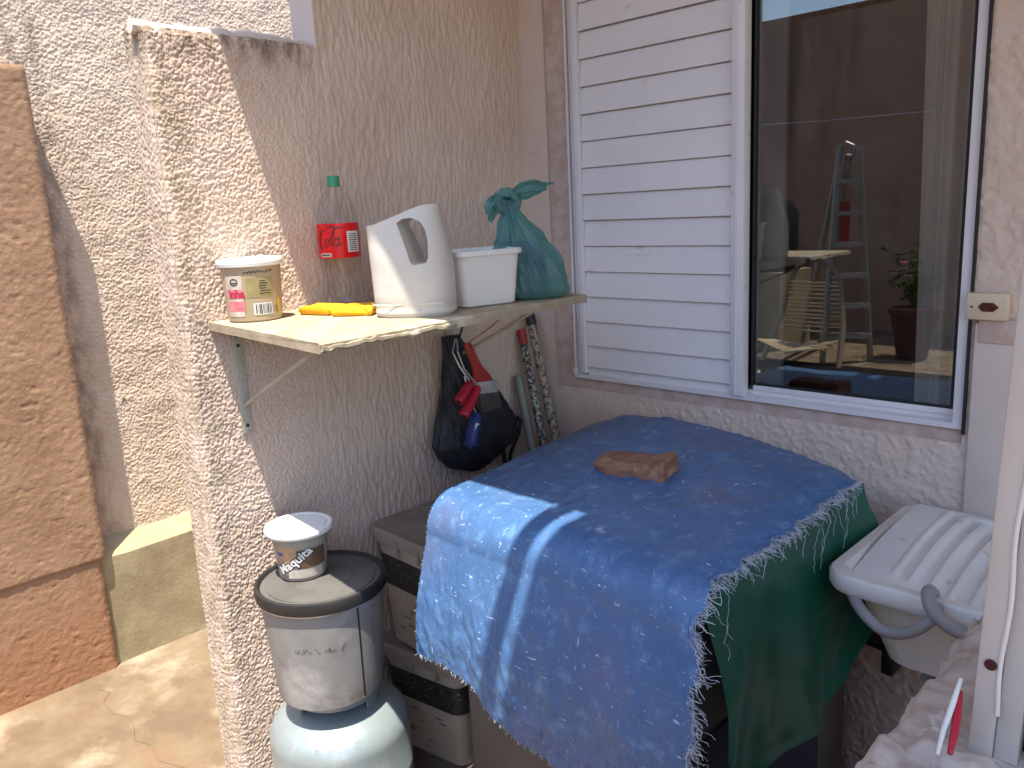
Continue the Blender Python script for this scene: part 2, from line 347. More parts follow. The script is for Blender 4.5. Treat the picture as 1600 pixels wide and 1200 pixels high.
# ------------------------------------------------------------ left wall of the house, rough plaster, stepped top
def lh(y,z):
    g=grains(y,z,.0066,201)*.75+grains(y,z,.0048,211)*.4+.8*fbm(y/.05,z/.05,3,3)
    wy=y+.006*(vn(y/.03,z/.05,5)-.5)
    s=ss(.3,.7,vn(wy/.0068+z*7,z/.024,7))*.75+ss(.3,.7,vn(wy/.006-z*9,z/.017,9))*.4+.3*fbm(y/.05,z/.08,4,3)
    k=ss(.95,1.3,y+.15*(vn(y/.1,z/.1,11)-.5))
    return .0036*g*(1-k)+.0029*s*k
TOPL=1.955; STEP=1.205; Y0=.785; TH=.092
Vs=[];Fs=[];off=0
def addpatch(y0,y1,z0,z1,dy,dz):
    global off
    y=np.linspace(y0,y1,int((y1-y0)/dy)+1); z=np.linspace(z0,z1,int((z1-z0)/dz)+1)
    Y,Z=np.meshgrid(y,z,indexing='ij'); X=LX+lh(Y,Z)
    d=np.clip(Y-Y0,0,.03); rr=.02; X=X-np.where(d<rr,rr-np.sqrt(np.maximum(rr*rr-(rr-d)**2,0)),0)*.8
    if z1<2.2:
        d2=np.clip(z1-Z,0,.03); X=X-np.where(d2<.012,(.012-d2)*.4,0)
    Vs.append(np.stack([X,Y,Z],-1).reshape(-1,3)); Fs.append(gridF(len(y),len(z),off)); off+=Y.size
addpatch(Y0,STEP,0.04,TOPL,.0018,.0019); addpatch(STEP,WY+.005,0,2.62,.0026,.004)
# near end face
x=np.linspace(LX-TH,LX-.004,44); z=np.linspace(0.04,TOPL,830); X,Z=np.meshgrid(x,z,indexing='ij')
Yn=Y0-lh(X+2.6,Z)*.8+np.where(X>LX-.02,(X-LX+.02)**2*18,0)
Vs.append(np.stack([X,Yn,Z],-1).reshape(-1,3)); Fs.append(gridF(len(x),len(z),off))
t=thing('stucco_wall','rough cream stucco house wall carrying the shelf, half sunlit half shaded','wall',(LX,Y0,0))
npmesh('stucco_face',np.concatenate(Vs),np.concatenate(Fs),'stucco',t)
MB().box(LX-TH,LX-.002,Y0+.004,STEP,0,TOPL-.004).box(LX-TH-.001,LX-.002,STEP+.001,4.4,0,2.62).build('wall_core','stucco',t,smooth=False)
mb=MB(); y=Y0-.012
mbp=[]
for k in range(29):
    mbp.append((LX-.03,Y0-.012+k*(STEP-Y0+.01)/28,TOPL+.004+random.uniform(-.004,.003)))
mb.tube(mbp,[.015+random.uniform(-.004,.004) for _ in mbp],8); mb.build('plaster_lip','strip',t)
MB().box(LX-TH,LX+.004,STEP-.006,STEP+.0005,TOPL-.01,2.62).build('smooth_reveal','strip',t,smooth=False)

# ------------------------------------------------------------ window wall
OX0,OX1,OZ0,OZ1=-1.70,-.522,.992,2.25
t=thing('window_wall','pinkish textured house wall around the sliding window, all in shade','wall',(-.8,WY,0))
def wpatch(x0,x1,z0,z1,d=.0042):
    nx=max(2,int((x1-x0)/d)+1); nz=max(2,int((z1-z0)/d)+1)
    X,Z=np.meshgrid(np.linspace(x0,x1,nx),np.linspace(z0,z1,nz),indexing='ij')
    k=ss(-1.45,-1.2,X); a=ss(.35,.7,vn(X/.010,Z/.013,21))*.6+.6*ss(.4,.7,vn((X+Z)/.011,(X-Z)/.014,23)); b=fbm(X/.04,Z/.05,22,3)
    Y=WY-.0024*a*(.3+.7*k)-.004*b
    return np.stack([X,Y,Z],-1).reshape(-1,3),nx,nz
Vs=[];Fs=[];off=0
for a in ((LX-.0,OX0,0,2.6),(OX0,OX1,0,OZ0),(OX0,OX1,OZ1,2.6),(OX1,.9,0,2.6)):
    v,nx,nz=wpatch(*a); Vs.append(v); Fs.append(gridF(nx,nz,off,flip=True)); off+=len(v)
npmesh('wall_face',np.concatenate(Vs),np.concatenate(Fs),'wall',t)
mb=MB()
for a in ((LX,OX0,0,2.6),(OX0,OX1,0,OZ0-.001),(OX0,OX1,OZ1+.001,2.6),(OX1,3,0,2.6)): mb.box(a[0],a[1],WY+.003,WY+.14,a[2],a[3])
mb.build('wall_core','wall',t,smooth=False)
mb=MB() # smooth recessed salmon band round the window
mb.box(OX0-.002,-1.622,WY+.004,WY+.12,OZ0,OZ1).box(-1.622,OX1,WY+.0042,WY+.12,OZ0-.002,1.026)
mb.build('salmon_band','reveal',t,smooth=False)
MB().box(-.508,-.40,WY-.016,WY+.01,.3,1.262,bev=.003).build('smooth_strip','strip',t)
MB().box(-.50,-.43,WY-.02,WY,1.222,1.272,bev=.002).build('bare_plaster_patch','reveal',t)

# ------------------------------------------------------------ window
t=thing('sliding_window','white aluminium sliding window, louvred shutter left and dark reflecting glass right','window',(-1.06,WY,1.03))
fx0,fx1=-1.622,OX1; fz0,fz1=1.026,2.2
fr=MB()
fr.box(fx0,fx0+.008,WY-.004,WY+.07,fz0,fz1).box(fx0+.014,fx0+.020,WY-.002,WY+.07,fz0,fz1).box(fx0+.008,fx0+.014,WY+.02,WY+.07,fz0,fz1)
fr.box(fx0,fx1-.001,WY-.006,WY+.07,fz0-.001,fz0+.012).box(fx0+.02,fx1-.02,WY+.022,WY+.07,fz0+.012,fz0+.022)
fr.box(fx1-.021,fx1-.001,WY-.004,WY+.07,fz0+.012,fz1).box(fx0,fx1,WY-.0045,WY+.07,fz1,fz1+.03)
fr.build('window_frame','alu',t,smooth=False)
MB().box(fx1-.0005,fx1+.005,WY-.0125,WY+.05,fz0-.01,fz1).build('gasket','rubber',t,smooth=False)
sh=MB()
sx0,sx1=-1.594,-1.046
sh.box(sx0,sx0+.022,WY-.012,WY+.018,fz0+.016,fz1-.003,bev=.002).box(sx1-.036,sx1,WY-.016,WY+.018,fz0+.010,fz1-.003,bev=.003).box(sx1-.022,sx1-.018,WY-.019,WY-.014,fz0+.012,fz1-.004)
shut=sh.build('shutter','alu',t)
MB().box(sx0+.022,sx1-.036,WY+.012,WY+.016,fz0+.014,fz1-.01).build('shutter_back','frame_d',shut,smooth=False)
zz=[1.032,1.062,1.127]
while zz[-1]<2.12: zz.append(zz[-1]+.0745)
for i in range(len(zz)-1):
    a,b=zz[i],zz[i+1]
    mb=MB(); x0,x1=sx0+.0235,sx1-.0375; yb=WY-.006 if i else WY-.001
    mb.loft([[(x,yb,a+.0014),(x,WY+.004,b-.002),(x,WY+.010,b+.004),(x,WY+.010,a+.006),(x,yb+.006,a+.0014)] for x in (x0,x1)],True,True)
    sl_=mb.build('slat','louvre',shut,smooth=False)
    sl_.rotation_euler=(random.uniform(-.004,.004),random.uniform(-.0006,.0006),0)
MB().box(sx1+.006,sx1+.012,WY+.02,WY+.034,fz0+.03,fz1).box(-.557,-.5505,WY+.0205,WY+.0335,fz0+.0365,fz1).box(sx1+.013,-.558,WY+.0208,WY+.0335,fz0+.0365,fz0+.0405).build('glass_gasket','rubber',t,smooth=False)
ss_=MB()
ss_.box(sx1+.013,-.5425,WY+.018,WY+.036,fz0+.0225,fz0+.036,bev=.001).box(-.550,-.5430,WY+.0185,WY+.0355,fz0+.036,fz1)
sash=ss_.build('sash','alu',t)
MB().box(sx1+.012,-.551,WY+.026,WY+.030,fz0+.036,fz1).build('glass_pane','glass',sash,smooth=False)
MB().box(sx1+.002,sx1+.074,WY+.052,WY+.066,fz0+.03,fz1).build('inner_stile','frame_d',t,smooth=False)
MB().box(fx0+.002,fx0+.016,WY-.014,WY-.005,fz0+.014,fz0+.030).build('corner_stop','white',t,smooth=False)

# dark room behind the glass
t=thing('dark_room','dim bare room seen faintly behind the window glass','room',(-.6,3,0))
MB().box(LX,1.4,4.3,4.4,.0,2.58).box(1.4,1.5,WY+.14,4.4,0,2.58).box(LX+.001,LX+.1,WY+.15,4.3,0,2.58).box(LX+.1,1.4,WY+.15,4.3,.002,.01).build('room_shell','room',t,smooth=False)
mb=MB(); n=90; L0=[];L1=[]
for k in range(n+1):
    x=-.648+.092*k/n; f=k/n
    y=WY+.085+.016*math.sin(f*11)+.006*math.sin(f*31)
    L0.append((x,y,.7)); L1.append((x-.0+.05*(f-.6),y+.004,2.3))
for k in range(n): mb.poly([L0[k],L0[k+1],L1[k+1],L1[k]])
o=mb.build('sheer_curtain','curtain',origin=(-.65,WY+.11,.7)); tag(o,'pale sheer curtain gathered behind the right edge of the window glass','curtain')

# switch box
t=thing('switch_box','small yellowed plastic box with a dark oval lens on the wall by the window','switch box',(-.487,WY-.02,1.3))
MB().box(-.524,-.446,WY-.030,WY-.003,1.271,1.327,bev=.004).build('box_plate','switch',t)
mb=MB(); ov=[]
for k in range(8): pass
oct_=[(-.502,1.299),(-.494,1.308),(-.473,1.308),(-.462,1.299),(-.473,1.289),(-.494,1.289)]
mb.loft([[(x,WY-.030,z) for x,z in oct_],[(-.482+(x+.482)*.8,WY-.034,1.2985+(z-1.2985)*.8) for x,z in oct_]],False,True); mb.build('lens','maroon',t,smooth=False)
MB().tube([(-.513,WY-.029,1.2985),(-.513,WY-.032,1.2985)],.0022,8).build('screw','rimb',t)

# ------------------------------------------------------------ passage: boundary wall, brown wall, kerb
def ah(y,z): return .0038*(grains(y,z,.0080,221)*.7+grains(y,z,.0056,231)*.45)+.006*fbm(y/.07,z/.07,33,3)
AX=-3.082
t=thing('boundary_wall','tall sunlit cream stucco boundary wall beyond the passage','wall',(AX,1.5,0))
y=np.linspace(.80,2.2,540); z=np.linspace(.3,2.9,960); Y,Z=np.meshgrid(y,z,indexing='ij')
npmesh('stucco_face',np.stack([AX+ah(Y,Z),Y,Z],-1),gridF(540,960),'stucco2',t)
MB().box(AX-.2,AX,-1.3,.802,0,3.4).box(AX-.2,AX+.0005,.803,2.198,0,3.4).box(AX-.2,AX,2.199,9,0,3.4).build('wall_core','stucco2',t,smooth=False)
t=thing('brown_wall','brown plastered wall at the left with a cracked step near its foot','wall',(-2.94,.4,0))
def brown(zl,zh,yl,yr,xo,nz):
    y=np.linspace(yl,yr,int((yr-yl)/.0042)); z=np.linspace(zl,zh,nz); Y,Z=np.meshgrid(y,z,indexing='ij')
    X=xo+.004*fbm(Y/.3,Z/.3,41,2)+.0013*vn(Y/.011,Z/.011,44)+.0010*vn(Y/.02,Z/.02,48)-.0015*ss(.60,.76,fbm(Y/.035,Z/.025,47,4))
    d=yr-Y; X=X-np.where(d<.02,(.02-d)**2*20,0); d=zh-Z; X=X-np.where(d<.02,(.02-d)**2*16,0)
    if zl>.1: d=Z-zl; X=X-np.where(d<.008,(.008-d)**2*80,0)
    Y=Y+.0025*(vn(Z/.05,Z*0,45)-.5)*(ss(yr-.05,yr,Y))
    Z=Z+.004*(fbm(Y/.06,Y*0,46,3)-.5)*(ss(zl+.06,zl,Z) if zl>.1 else 0)
    return np.stack([X,Y,Z],-1).reshape(-1,3),len(y),nz
v1,a1,b1=brown(.418,2.055,-.1,.905,-2.946,400); v2,a2,b2=brown(0,.43,-.1,.889,-2.953,105)
npmesh('plaster_face',np.concatenate([v1,v2]),np.concatenate([gridF(a1,b1),gridF(a2,b2,len(v1))]),'brown',t)
MB().box(AX+.006,-2.956,-.099,.902,.42,2.045).box(AX+.006,-2.966,-1.4,.884,0,.42).box(AX+.006,-2.953,-1.4,-.1,.42,2.045).build('wall_core','brown',t,smooth=False)
t=thing('cement_kerb','low yellowed cement kerb at the foot of the boundary wall','kerb',(-2.98,1.3,0))
kv=MB(); L=[]
for k in range(40):
    y=.887+k*.1; j=lambda s=.004: random.uniform(-s,s)
    L.append([(AX,y,0),(-2.972+j(),y,0),(-2.975+j(),y,.2),(-2.976+j(),y,.405+j()),(-2.99,y,.422+j()),(AX,y,.448+j())])
kv.loft(L,True,True).build('kerb_body','kerbm',t)

# ------------------------------------------------------------ roofs overhead (they throw the shade) and the back of the yard
RY=.782; RH=2.62
t=thing('house_eave','broad roof eave above the window throwing the big shadow','roof',(-.5,2,RH))
MB().box(LX-.02,3,RY,4.6,RH,RH+.12).build('eave_slab','roofm',t,smooth=False)
t=thing('porch_roof','porch roof with a narrow gutter beam above the camera','roof',(.6,0,RH))
MB().box(-.646,.75,-.15,RY-.004,RH,RH+.1).build('roof_slab','roofm',t,smooth=False)
MB().box(-.730,-.692,-.15,RY-.004,RH,RH+.05).build('gutter_beam','roofm',t,smooth=False)
t=thing('yard_back_wall','brown wall at the far end of the yard reflected in the glass','wall',(-2,-5.4,0))
MB().box(-9,4,-5.6,-5.4,0,3.42).build('wall_body','backwall',t,smooth=False)
MB().box(-9,4,-5.61,-5.39,3.42,3.47).build('wall_cap','brick',t,smooth=False)

# ------------------------------------------------------------ shelf
ZS=1.329
t=thing('wall_shelf','worn laminated shelf board on two brackets, its near end in the sun','shelf',(-1.55,1.2,ZS))
sb=MB(); n=34; L=[]
c0=[(-1.797,.845),(-1.263,.795)]; c1=[(-1.797,1.60),(-1.297,1.588)]
for k in range(n+1):
    f=k/n; x0=-1.797; y0=.845+(1.60-.845)*f; x1=-1.263+(-1.297+1.263)*f; y1=.795+(1.588-.795)*f
    jag=random.uniform(-.005,.0015) if f<.5 else random.uniform(-.001,.0008)
    L.append([(x0,y0,ZS-.019),(x1+jag,y1,ZS-.0195+random.uniform(-.001,.001)),(x1+jag*.6,y1,ZS-.003),(x1-.003+jag,y1,ZS),(x0,y0,ZS)])
sb.loft(L,True,True).build('board','board',t,smooth=False)
mb=MB(); pts=[]
for k in range(26):
    f=k/25*.42; pts.append((-1.262-.034*f+random.uniform(-.002,.003),.797+.793*f,ZS-.012+random.uniform(-.003,.003)))
mb.tube(pts,[.0065+random.uniform(-.002,.002) for _ in pts],6,sy=.8); mb.build('swollen_edge','boardedge',t)
def bracket(y0,x1,y1):
    b=MB(); b.box(-1.797,-1.790,y0-.0125,y0+.0125,ZS-.275,ZS-.021,bev=.002)
    br=b.build('bracket_plate','bracket',t)
    for dz in (.04,.062,.255):
        MB().tube([(-1.7905,y0,ZS-dz),(-1.7865,y0,ZS-dz)],.004,8).build('screw','rimb',br)
    MB().box(-1.79,-1.36,y0-.011,y0+.011,ZS-.0245,ZS-.0205).build('bracket_arm','bracket',t)
    MB().tube([(-1.788,y0,ZS-.205),(x1,y1,ZS-.026)],.0045,8).build('brace','bracket',t)
bracket(.905,-1.352,.84); bracket(1.56,-1.33,1.42)

# ------------------------------------------------------------ things on the shelf
def view(c): return math.atan2(-c[1],-c[0])
# beige food tub
c=(-1.726,.925); z0=ZS; h=.128
rf=lambda z: .059+.0075*(z-z0)/h
t=thing('food_tub','beige printed food tub with white lid and pink lettering on the sunny shelf end','tub',(c[0],c[1],z0))
MB().lathe([(.0,z0+.001),(.056,z0+.001),(.059,z0+.004)]+[(rf(z0+h*k/6),z0+h*k/6) for k in range(1,7)],c,48,).build('tub_body','tub',t)
MB().lathe([(.067,z0+h-.006),(.0715,z0+h-.005),(.0725,z0+h),(.073,z0+h+.002),(.0725,z0+h+.0075),(.070,z0+h+.011),(.066,z0+h+.009),(.0,z0+h+.009)],c,48).build('lid','whitel',t)
ph=view(c); fn=lambda s,z:onround(c,rf,ph,s,z,.0012)
patch(MB(),c,rf,ph,-.066,-.022,z0+.014,z0+.104).build('label_panel','cream',t)
patch(MB(),c,rf,ph,-.064,-.020,z0+.026,z0+.048,.0009).build('pink_band','pink',t)
patch(MB(),c,rf,ph,-.064,-.020,z0+.054,z0+.074,.0009).build('name_band','pink',t)
patch(MB(),c,rf,ph,-.014,.046,z0+.055,z0+.098).build('olive_panel','green_p',t)
patch(MB(),c,rf,ph,.056,.066,z0+.012,z0+.05).build('yellow_mark','yellow_p',t)
mb=MB(); lettering(mb,'inha',.024,fn,bold=.0012,off=(-.0575,z0+.0565)); mb.build('name_lettering','inkred',t,smooth=False)
patch(MB(),c,rf,ph,-.002,.040,z0+.016,z0+.042).build('barcode_panel','paper',t)
mb=MB(); s=.002
while s<.036:
    wd=random.choice((.001,.0015,.0025)); patch(mb,c,rf,ph,s,s+wd,z0+.018,z0+.040,.0012,1); s+=wd+random.choice((.001,.0015,.002))
mb.build('barcode_bars','ink',t,smooth=False)
mb=MB(); ribbon(mb,fn,arc(-.041,z0+.090,.009,.007,0,360,18),.0022); patch(mb,c,rf,ph,-.048,-.034,z0+.087,z0+.0895,.0013,3); ribbon(mb,fn,arc(.053,z0+.026,.005,.005,40,320,12),.0014)
for k in range(6):
    a=-.012+.004*random.random(); patch(mb,c,rf,ph,a+.024,a+.024+random.uniform(.014,.03),z0+.062+k*.0055,z0+.0640+k*.0055,.0013,3)
for k in range(14): ribbon(mb,fn,[(-.016+k*.0045+random.uniform(-.001,.001),z0+.106+random.uniform(0,.008)) ,(-.013+k*.0045,z0+.106+random.uniform(0,.008)),(-.0115+k*.0045,z0+.108+random.uniform(0,.006))],.0018)
mb.build('small_print','ink',t,smooth=False,kind='stuff')
# soda bottle
c=(-1.742,1.178)
t=thing('soda_bottle','empty clear soda bottle with red label and green cap against the wall','bottle',(c[0],c[1],ZS))
pr=[(.0,.006),(.020,.004),(.036,.0),(.046,.006),(.050,.02),(.050,.06),(.0475,.08),(.0495,.10),(.050,.115),(.0505,.118),(.0505,.205),(.050,.208),(.0475,.225),(.040,.250),(.029,.272),(.019,.288),(.0135,.297),(.0130,.312)]
MB().lathe([(r,ZS+z) for r,z in pr],c,40).build('bottle_body','pet',t)
MB().lathe([(.0158,ZS+.285+.006),(.016,ZS+.2905),(.0158,ZS+.293),(.0150,ZS+.2945),(.0152,ZS+.313),(.0140,ZS+.316),(.0,ZS+.316)],c,28).build('cap','capgreen',t)
rf2=lambda z:.0512; ph=view(c)
patch(MB(),c,rf2,ph,-.155,.155,ZS+.121,ZS+.203,.0).build('label','red',t)
patch(MB(),c,rf2,ph,.020,.056,ZS+.134,ZS+.184).build('nutrition_panel','paper',t)
patch(MB(),c,rf2,ph,-.056,-.020,ZS+.1245,ZS+.134).build('date_panel','cream',t)
mb=MB()
for k in range(9): patch(mb,c,rf2,ph,.024,.045+.008*random.random(),ZS+.138+k*.0048,ZS+.1397+k*.0048,.0012,4)
patch(mb,c,rf2,ph,-.05,-.024,ZS+.128,ZS+.1305,.0012,4)
f2=lambda s,z:onround(c,rf2,ph,s,z,.0012); B=ZS+.150
sh_=lambda P:[(x+.22*(y-B),y) for x,y in P]
# script lettering drawn stroke by stroke
ribbon(mb,f2,sh_(arc(-.046,B+.017,.010,.022,60,300,16)),[.001+.0025*math.sin(PI*k/16) for k in range(17)])
ribbon(mb,f2,sh_([(-.044,B+.036),(-.034,B+.046),(-.024,B+.047),(-.014,B+.042),(-.004,B+.043),(.004,B+.046)]),[.001,.003,.0035,.003,.0025,.001])
ribbon(mb,f2,sh_(arc(-.033,B+.008,.0055,.009,0,360,16)),.0024)
ribbon(mb,f2,sh_([(-.028,B+.012),(-.023,B+.018),(-.017,B+.032),(-.017,B+.042),(-.0205,B+.036),(-.022,B+.015),(-.020,B+.002),(-.016,B+.003)]),.0024)
ribbon(mb,f2,sh_(arc(-.009,B+.009,.0065,.010,30,360,16)),.0024)
ribbon(mb,f2,sh_([(-.002,B+.019),(-.0035,B+.004),(-.001,B+.0),(.004,B+.005)]),.0026)
mb.build('label_lettering','ink',t,smooth=False,kind='stuff')
# clear crumpled wrapper
mb=MB(); pts=[(-1.73+.06*k/7,1.245+.055*k/7,ZS+.022) for k in range(8)]
mb.tube(pts,[.012,.02,.021,.018,.021,.02,.021,.014],14); o=mb.build('clear_wrapper','cling',origin=(-1.70,1.27,ZS)); tag(o,'crumpled clear plastic wrapper lying beside the red labelled bottle','wrapper')
o.data.transform(Matrix.Identity(4))
# sponge cloths
mb=MB()
def pad(mb,cx,cy,hx,hy,z,h,rot,seed):
    L=[]
    for f,zz in ((.86,0),(.98,.3),(1.,.55),(.95,.85),(.80,1.)):
        P=rsq(cx,cy,hx*f,hy*f,hy*.35,z+h*zz,rot,4); L.append([(x+.003*math.sin(i*1.7+seed),y+.003*math.cos(i*2.3+seed),q+(.004*math.sin(i*.9+seed) if zz>.3 else 0)) for i,(x,y,q) in enumerate(P)])
    mb.loft(L,True,True)
pad(mb,-1.655,1.062,.055,.036,ZS+.001,.017,.25,1); pad(mb,-1.556,1.082,.052,.036,ZS+.001,.019,.55,4)
o=mb.build('sponge_cloth','sponge',origin=(-1.6,1.07,ZS)); tag(o,'folded yellow sponge cloth lying in front of the red labelled bottle','sponge cloth')
# cut bleach jug
ex=Vector((.80,.60,0)); ey=Vector((-.60,.80,0)); jc=Vector((-1.424,1.150,ZS))
def jp(u,v,z): p=jc+ex*u+ey*v; return (p.x,p.y,ZS+z)
t=thing('cut_jug','cream plastic jug cut open as a scoop with a big side handle on the shelf','jug',tuple(jc))
N=56
def jsec(z):
    f=max(0,z-.095)/.15; l=-.088-.006*min(1,z/.2); r=.088-.022*ss(0,1,f); d=.070-.034*ss(0,1.1,f)
    if z<.008: q=.93+.07*z/.008; l*=q; r*=q; d*=q
    if .012<z<.030: d*=.985; l*=.985; r*=.985
    cu,hu=(l+r)/2,(r-l)/2; out=[]
    for k in range(N):
        a=2*PI*k/N; ca,sa=math.cos(a),math.sin(a); n=2.7; q=(abs(ca)**n+abs(sa)**n)**(-1/n)
        zz=z if z<.2 else z-.0*ca
        u=cu+hu*q*ca; top=.196+.040*ss(-.09,.055,np.array(u)).item()
        dd=d+(.026*ss(.02,-.09,np.array(u)).item() if z>.1 else 0)*min(1,f*1.3)
        out.append(jp(u,dd*q*sa,min(zz,top)))
    return out
mb=MB(); mb.loft([jsec(z) for z in (.0,.004,.008,.012,.016,.026,.030,.05,.08,.10,.12,.14,.16,.18,.192,.198,.204,.210,.216,.222,.228,.234,.24)],True,True)
jb=mb.build('jug_body','jug',t)
def cutter(outline,v0,v1):
    c_=MB(); c_.loft([[jp(u,v0,z) for u,z in outline],[jp(u,v1,z) for u,z in outline]],True,True); return c_.build('cutter','jug',t)
g=[(-.018,.200),(-.006,.208),(.014,.209),(.031,.201),(.042,.184),(.047,.160),(.048,.126),(.043,.115),(.018,.111),(.010,.116),(.004,.138),(-.008,.172)]
c1=cutter(g,-.2,.2)
c2=MB(); c2.loft([rsq(0,0,.022,.040,.02,0)]*0+[[jp(-.062+x,y,z) for x,y,_ in rsq(0,0,w_,d_,.02,0)] for z,w_,d_ in ((.10,.012,.030),(.17,.022,.044),(.25,.030,.052))],True,True); c2=c2.build('cutter','jug',t)
for cc in (c1,c2):
    md=jb.modifiers.new('cut','BOOLEAN'); md.object=cc; md.operation='DIFFERENCE'; md.solver='EXACT'
dg=bpy.context.evaluated_depsgraph_get(); dg.update(); me=bpy.data.meshes.new_from_object(jb.evaluated_get(dg)); jb.modifiers.clear(); jb.data=me
bm=bmesh.new(); bm.from_mesh(me)
for f in bm.faces: f.smooth=True
for e in bm.edges: e.smooth=not(len(e.link_faces)==2 and e.calc_face_angle(0)>math.radians(38))
bm.to_mesh(me); bm.free()
bv=jb.modifiers.new('soft_edges','BEVEL'); bv.width=.004; bv.segments=2; bv.limit_method='ANGLE'; bv.angle_limit=math.radians(38)
for cc in (c1,c2): bpy.data.objects.remove(cc)
MB().loft([jsec2 for jsec2 in [[jp(.0+.0894*0+x,y,z) for x,y,_ in rsq(-.003,0,.0875,.0695,.04,0)] for z in (.0275,.0315)]]).build('base_seam','jug',t)
# white box
t=thing('food_box','open white rectangular plastic box between the cut jug and the green bag','plastic box',(-1.40,1.37,ZS))
bc=(-1.425,1.338); br=math.radians(-14)
L=[rsq(*bc,.060,.066,.02,ZS+.0005,br),rsq(*bc,.065,.071,.02,ZS+.004,br),rsq(*bc,.073,.081,.02,ZS+.116,br),rsq(*bc,.079,.087,.02,ZS+.117,br),rsq(*bc,.079,.087,.02,ZS+.128,br),rsq(*bc,.072,.080,.02,ZS+.129,br),rsq(*bc,.065,.070,.02,ZS+.02,br)]
MB().loft(L,True,True).build('box_body','white',t)
# tied green bag
t=thing('tied_bag','knotted translucent green plastic bag at the far end of the shelf','bag',(-1.40,1.50,ZS))
bc=Vector((-1.385,1.492,ZS)); prof=[(0,.062),(.004,.080),(.02,.090),(.05,.094),(.09,.088),(.12,.076),(.15,.058),(.18,.040),(.205,.024),(.222,.018),(.236,.020)]
L=[]; N=120; zs_=np.linspace(0,.236,60); pz=[p[0] for p in prof]; pr_=[p[1] for p in prof]
for z in zs_:
    r=float(np.interp(z,pz,pr_)); R=[]; f=z/.236
    for k in range(N):
        a=2*PI*k/N
        ca,sa=math.cos(a),math.sin(a)
        cr_=float(np.abs(fbm(ca*3.2+9+z*6,sa*3.2+5+z*7,91,3)-.47))*2; c3=float(np.abs(fbm(ca*6+3,sa*6+z*16,95,3)-.47))*2
        w=1+(.02+.16*f)*(1-2*abs(math.sin(a*4+1.2*math.sin(z*20)+.6)))*.7+.09*(f+.2)*(1-2*abs(math.sin(a*6.5+2+z*19)))+.05*math.sin(a*3+z*14)-.22*cr_*(1-.5*f)-.12*c3
        R.append((bc.x-.035*f**1.5+r*1.06*w*ca*.95,bc.y-.045*f**1.5+r*1.06*w*sa*.95,bc.z+z+.0015))
    L.append(R)
MB().loft(L,True,True).build('bag_body','bag',t,ang=70)
MB().loft([rsq(bc.x-.02,bc.y-.02,.045,.05,.02,ZS+.01),rsq(bc.x-.02,bc.y-.02,.048,.052,.02,ZS+.10),rsq(bc.x-.025,bc.y-.025,.03,.04,.02,ZS+.14)],True,True).build('wrapped_contents','blueh',t)
kc=Vector((bc.x-.035,bc.y-.045,ZS+.238))
mb=MB(); P=[]
for k in range(15):
    a=2*PI*k/14*1.1; P.append(kc+Vector((.022*math.cos(a)*.7,.022*math.cos(a)*.75,.020*math.sin(a)-.004)))
mb.tube(P,.014,10).build('knot','bag',t)
mb=MB()
def ear(p0,p1,p2,w):
    L=[]; 
    for k in range(9):
        f=k/8; p=(Vector(p0)*(1-f)**2+Vector(p1)*2*f*(1-f)+Vector(p2)*f*f); ww=w*math.sin(PI*min(f*.8+.16,1))+.002
        L.append([p+Vector((ww*math.cos(a)*.35,ww*math.cos(a)*.35,ww*math.sin(a))) if True else 0 for a in [2*PI*q/10 for q in range(10)]])
    return [[(v.x,v.y,v.z) for v in R] for R in L]
def flap(p0,p1,p2,w,tw):
    L=[]
    for k in range(17):
        f=k/16; p=Vector(p0)*(1-f)**2+Vector(p1)*2*f*(1-f)+Vector(p2)*f*f; t_=(Vector(p1)-Vector(p0)).lerp(Vector(p2)-Vector(p1),f).normalized()
        sd=t_.cross(Vector((-.66,.75,0))).normalized(); sd=(Matrix.Rotation(tw*f,3,t_)@sd); nn=t_.cross(sd)
        ww=w*(.30+.70*ss(0,.5,np.array(f)).item())*(1-.55*ss(.72,1,np.array(f)).item()); row=[]
        for q in range(13):
            g_=q/12*2-1; row.append(p+sd*ww*g_+nn*(.008*math.sin(g_*5+f*4)+.006*abs(g_)+.004*math.sin(g_*13+f*7))+t_*(.012*math.sin(g_*3) if k==16 else 0))
        L.append(row+[v+nn*.0015 for v in row[::-1]])
    return [[tuple(v) for v in R] for R in L]
mb.loft(flap(kc,kc+Vector((.030,.030,.030)),kc+Vector((.078,.068,.030)),.022,.5),True,True)
mb.loft(flap(kc,kc+Vector((-.022,-.020,.012)),kc+Vector((-.034,-.030,-.038)),.020,-.5),True,True)
mb.loft(flap(kc,kc+Vector((.01,.012,-.03)),kc+Vector((.012,.0,-.10)),.013,.3),True,True)
mb.build('bag_ears','bag',t)

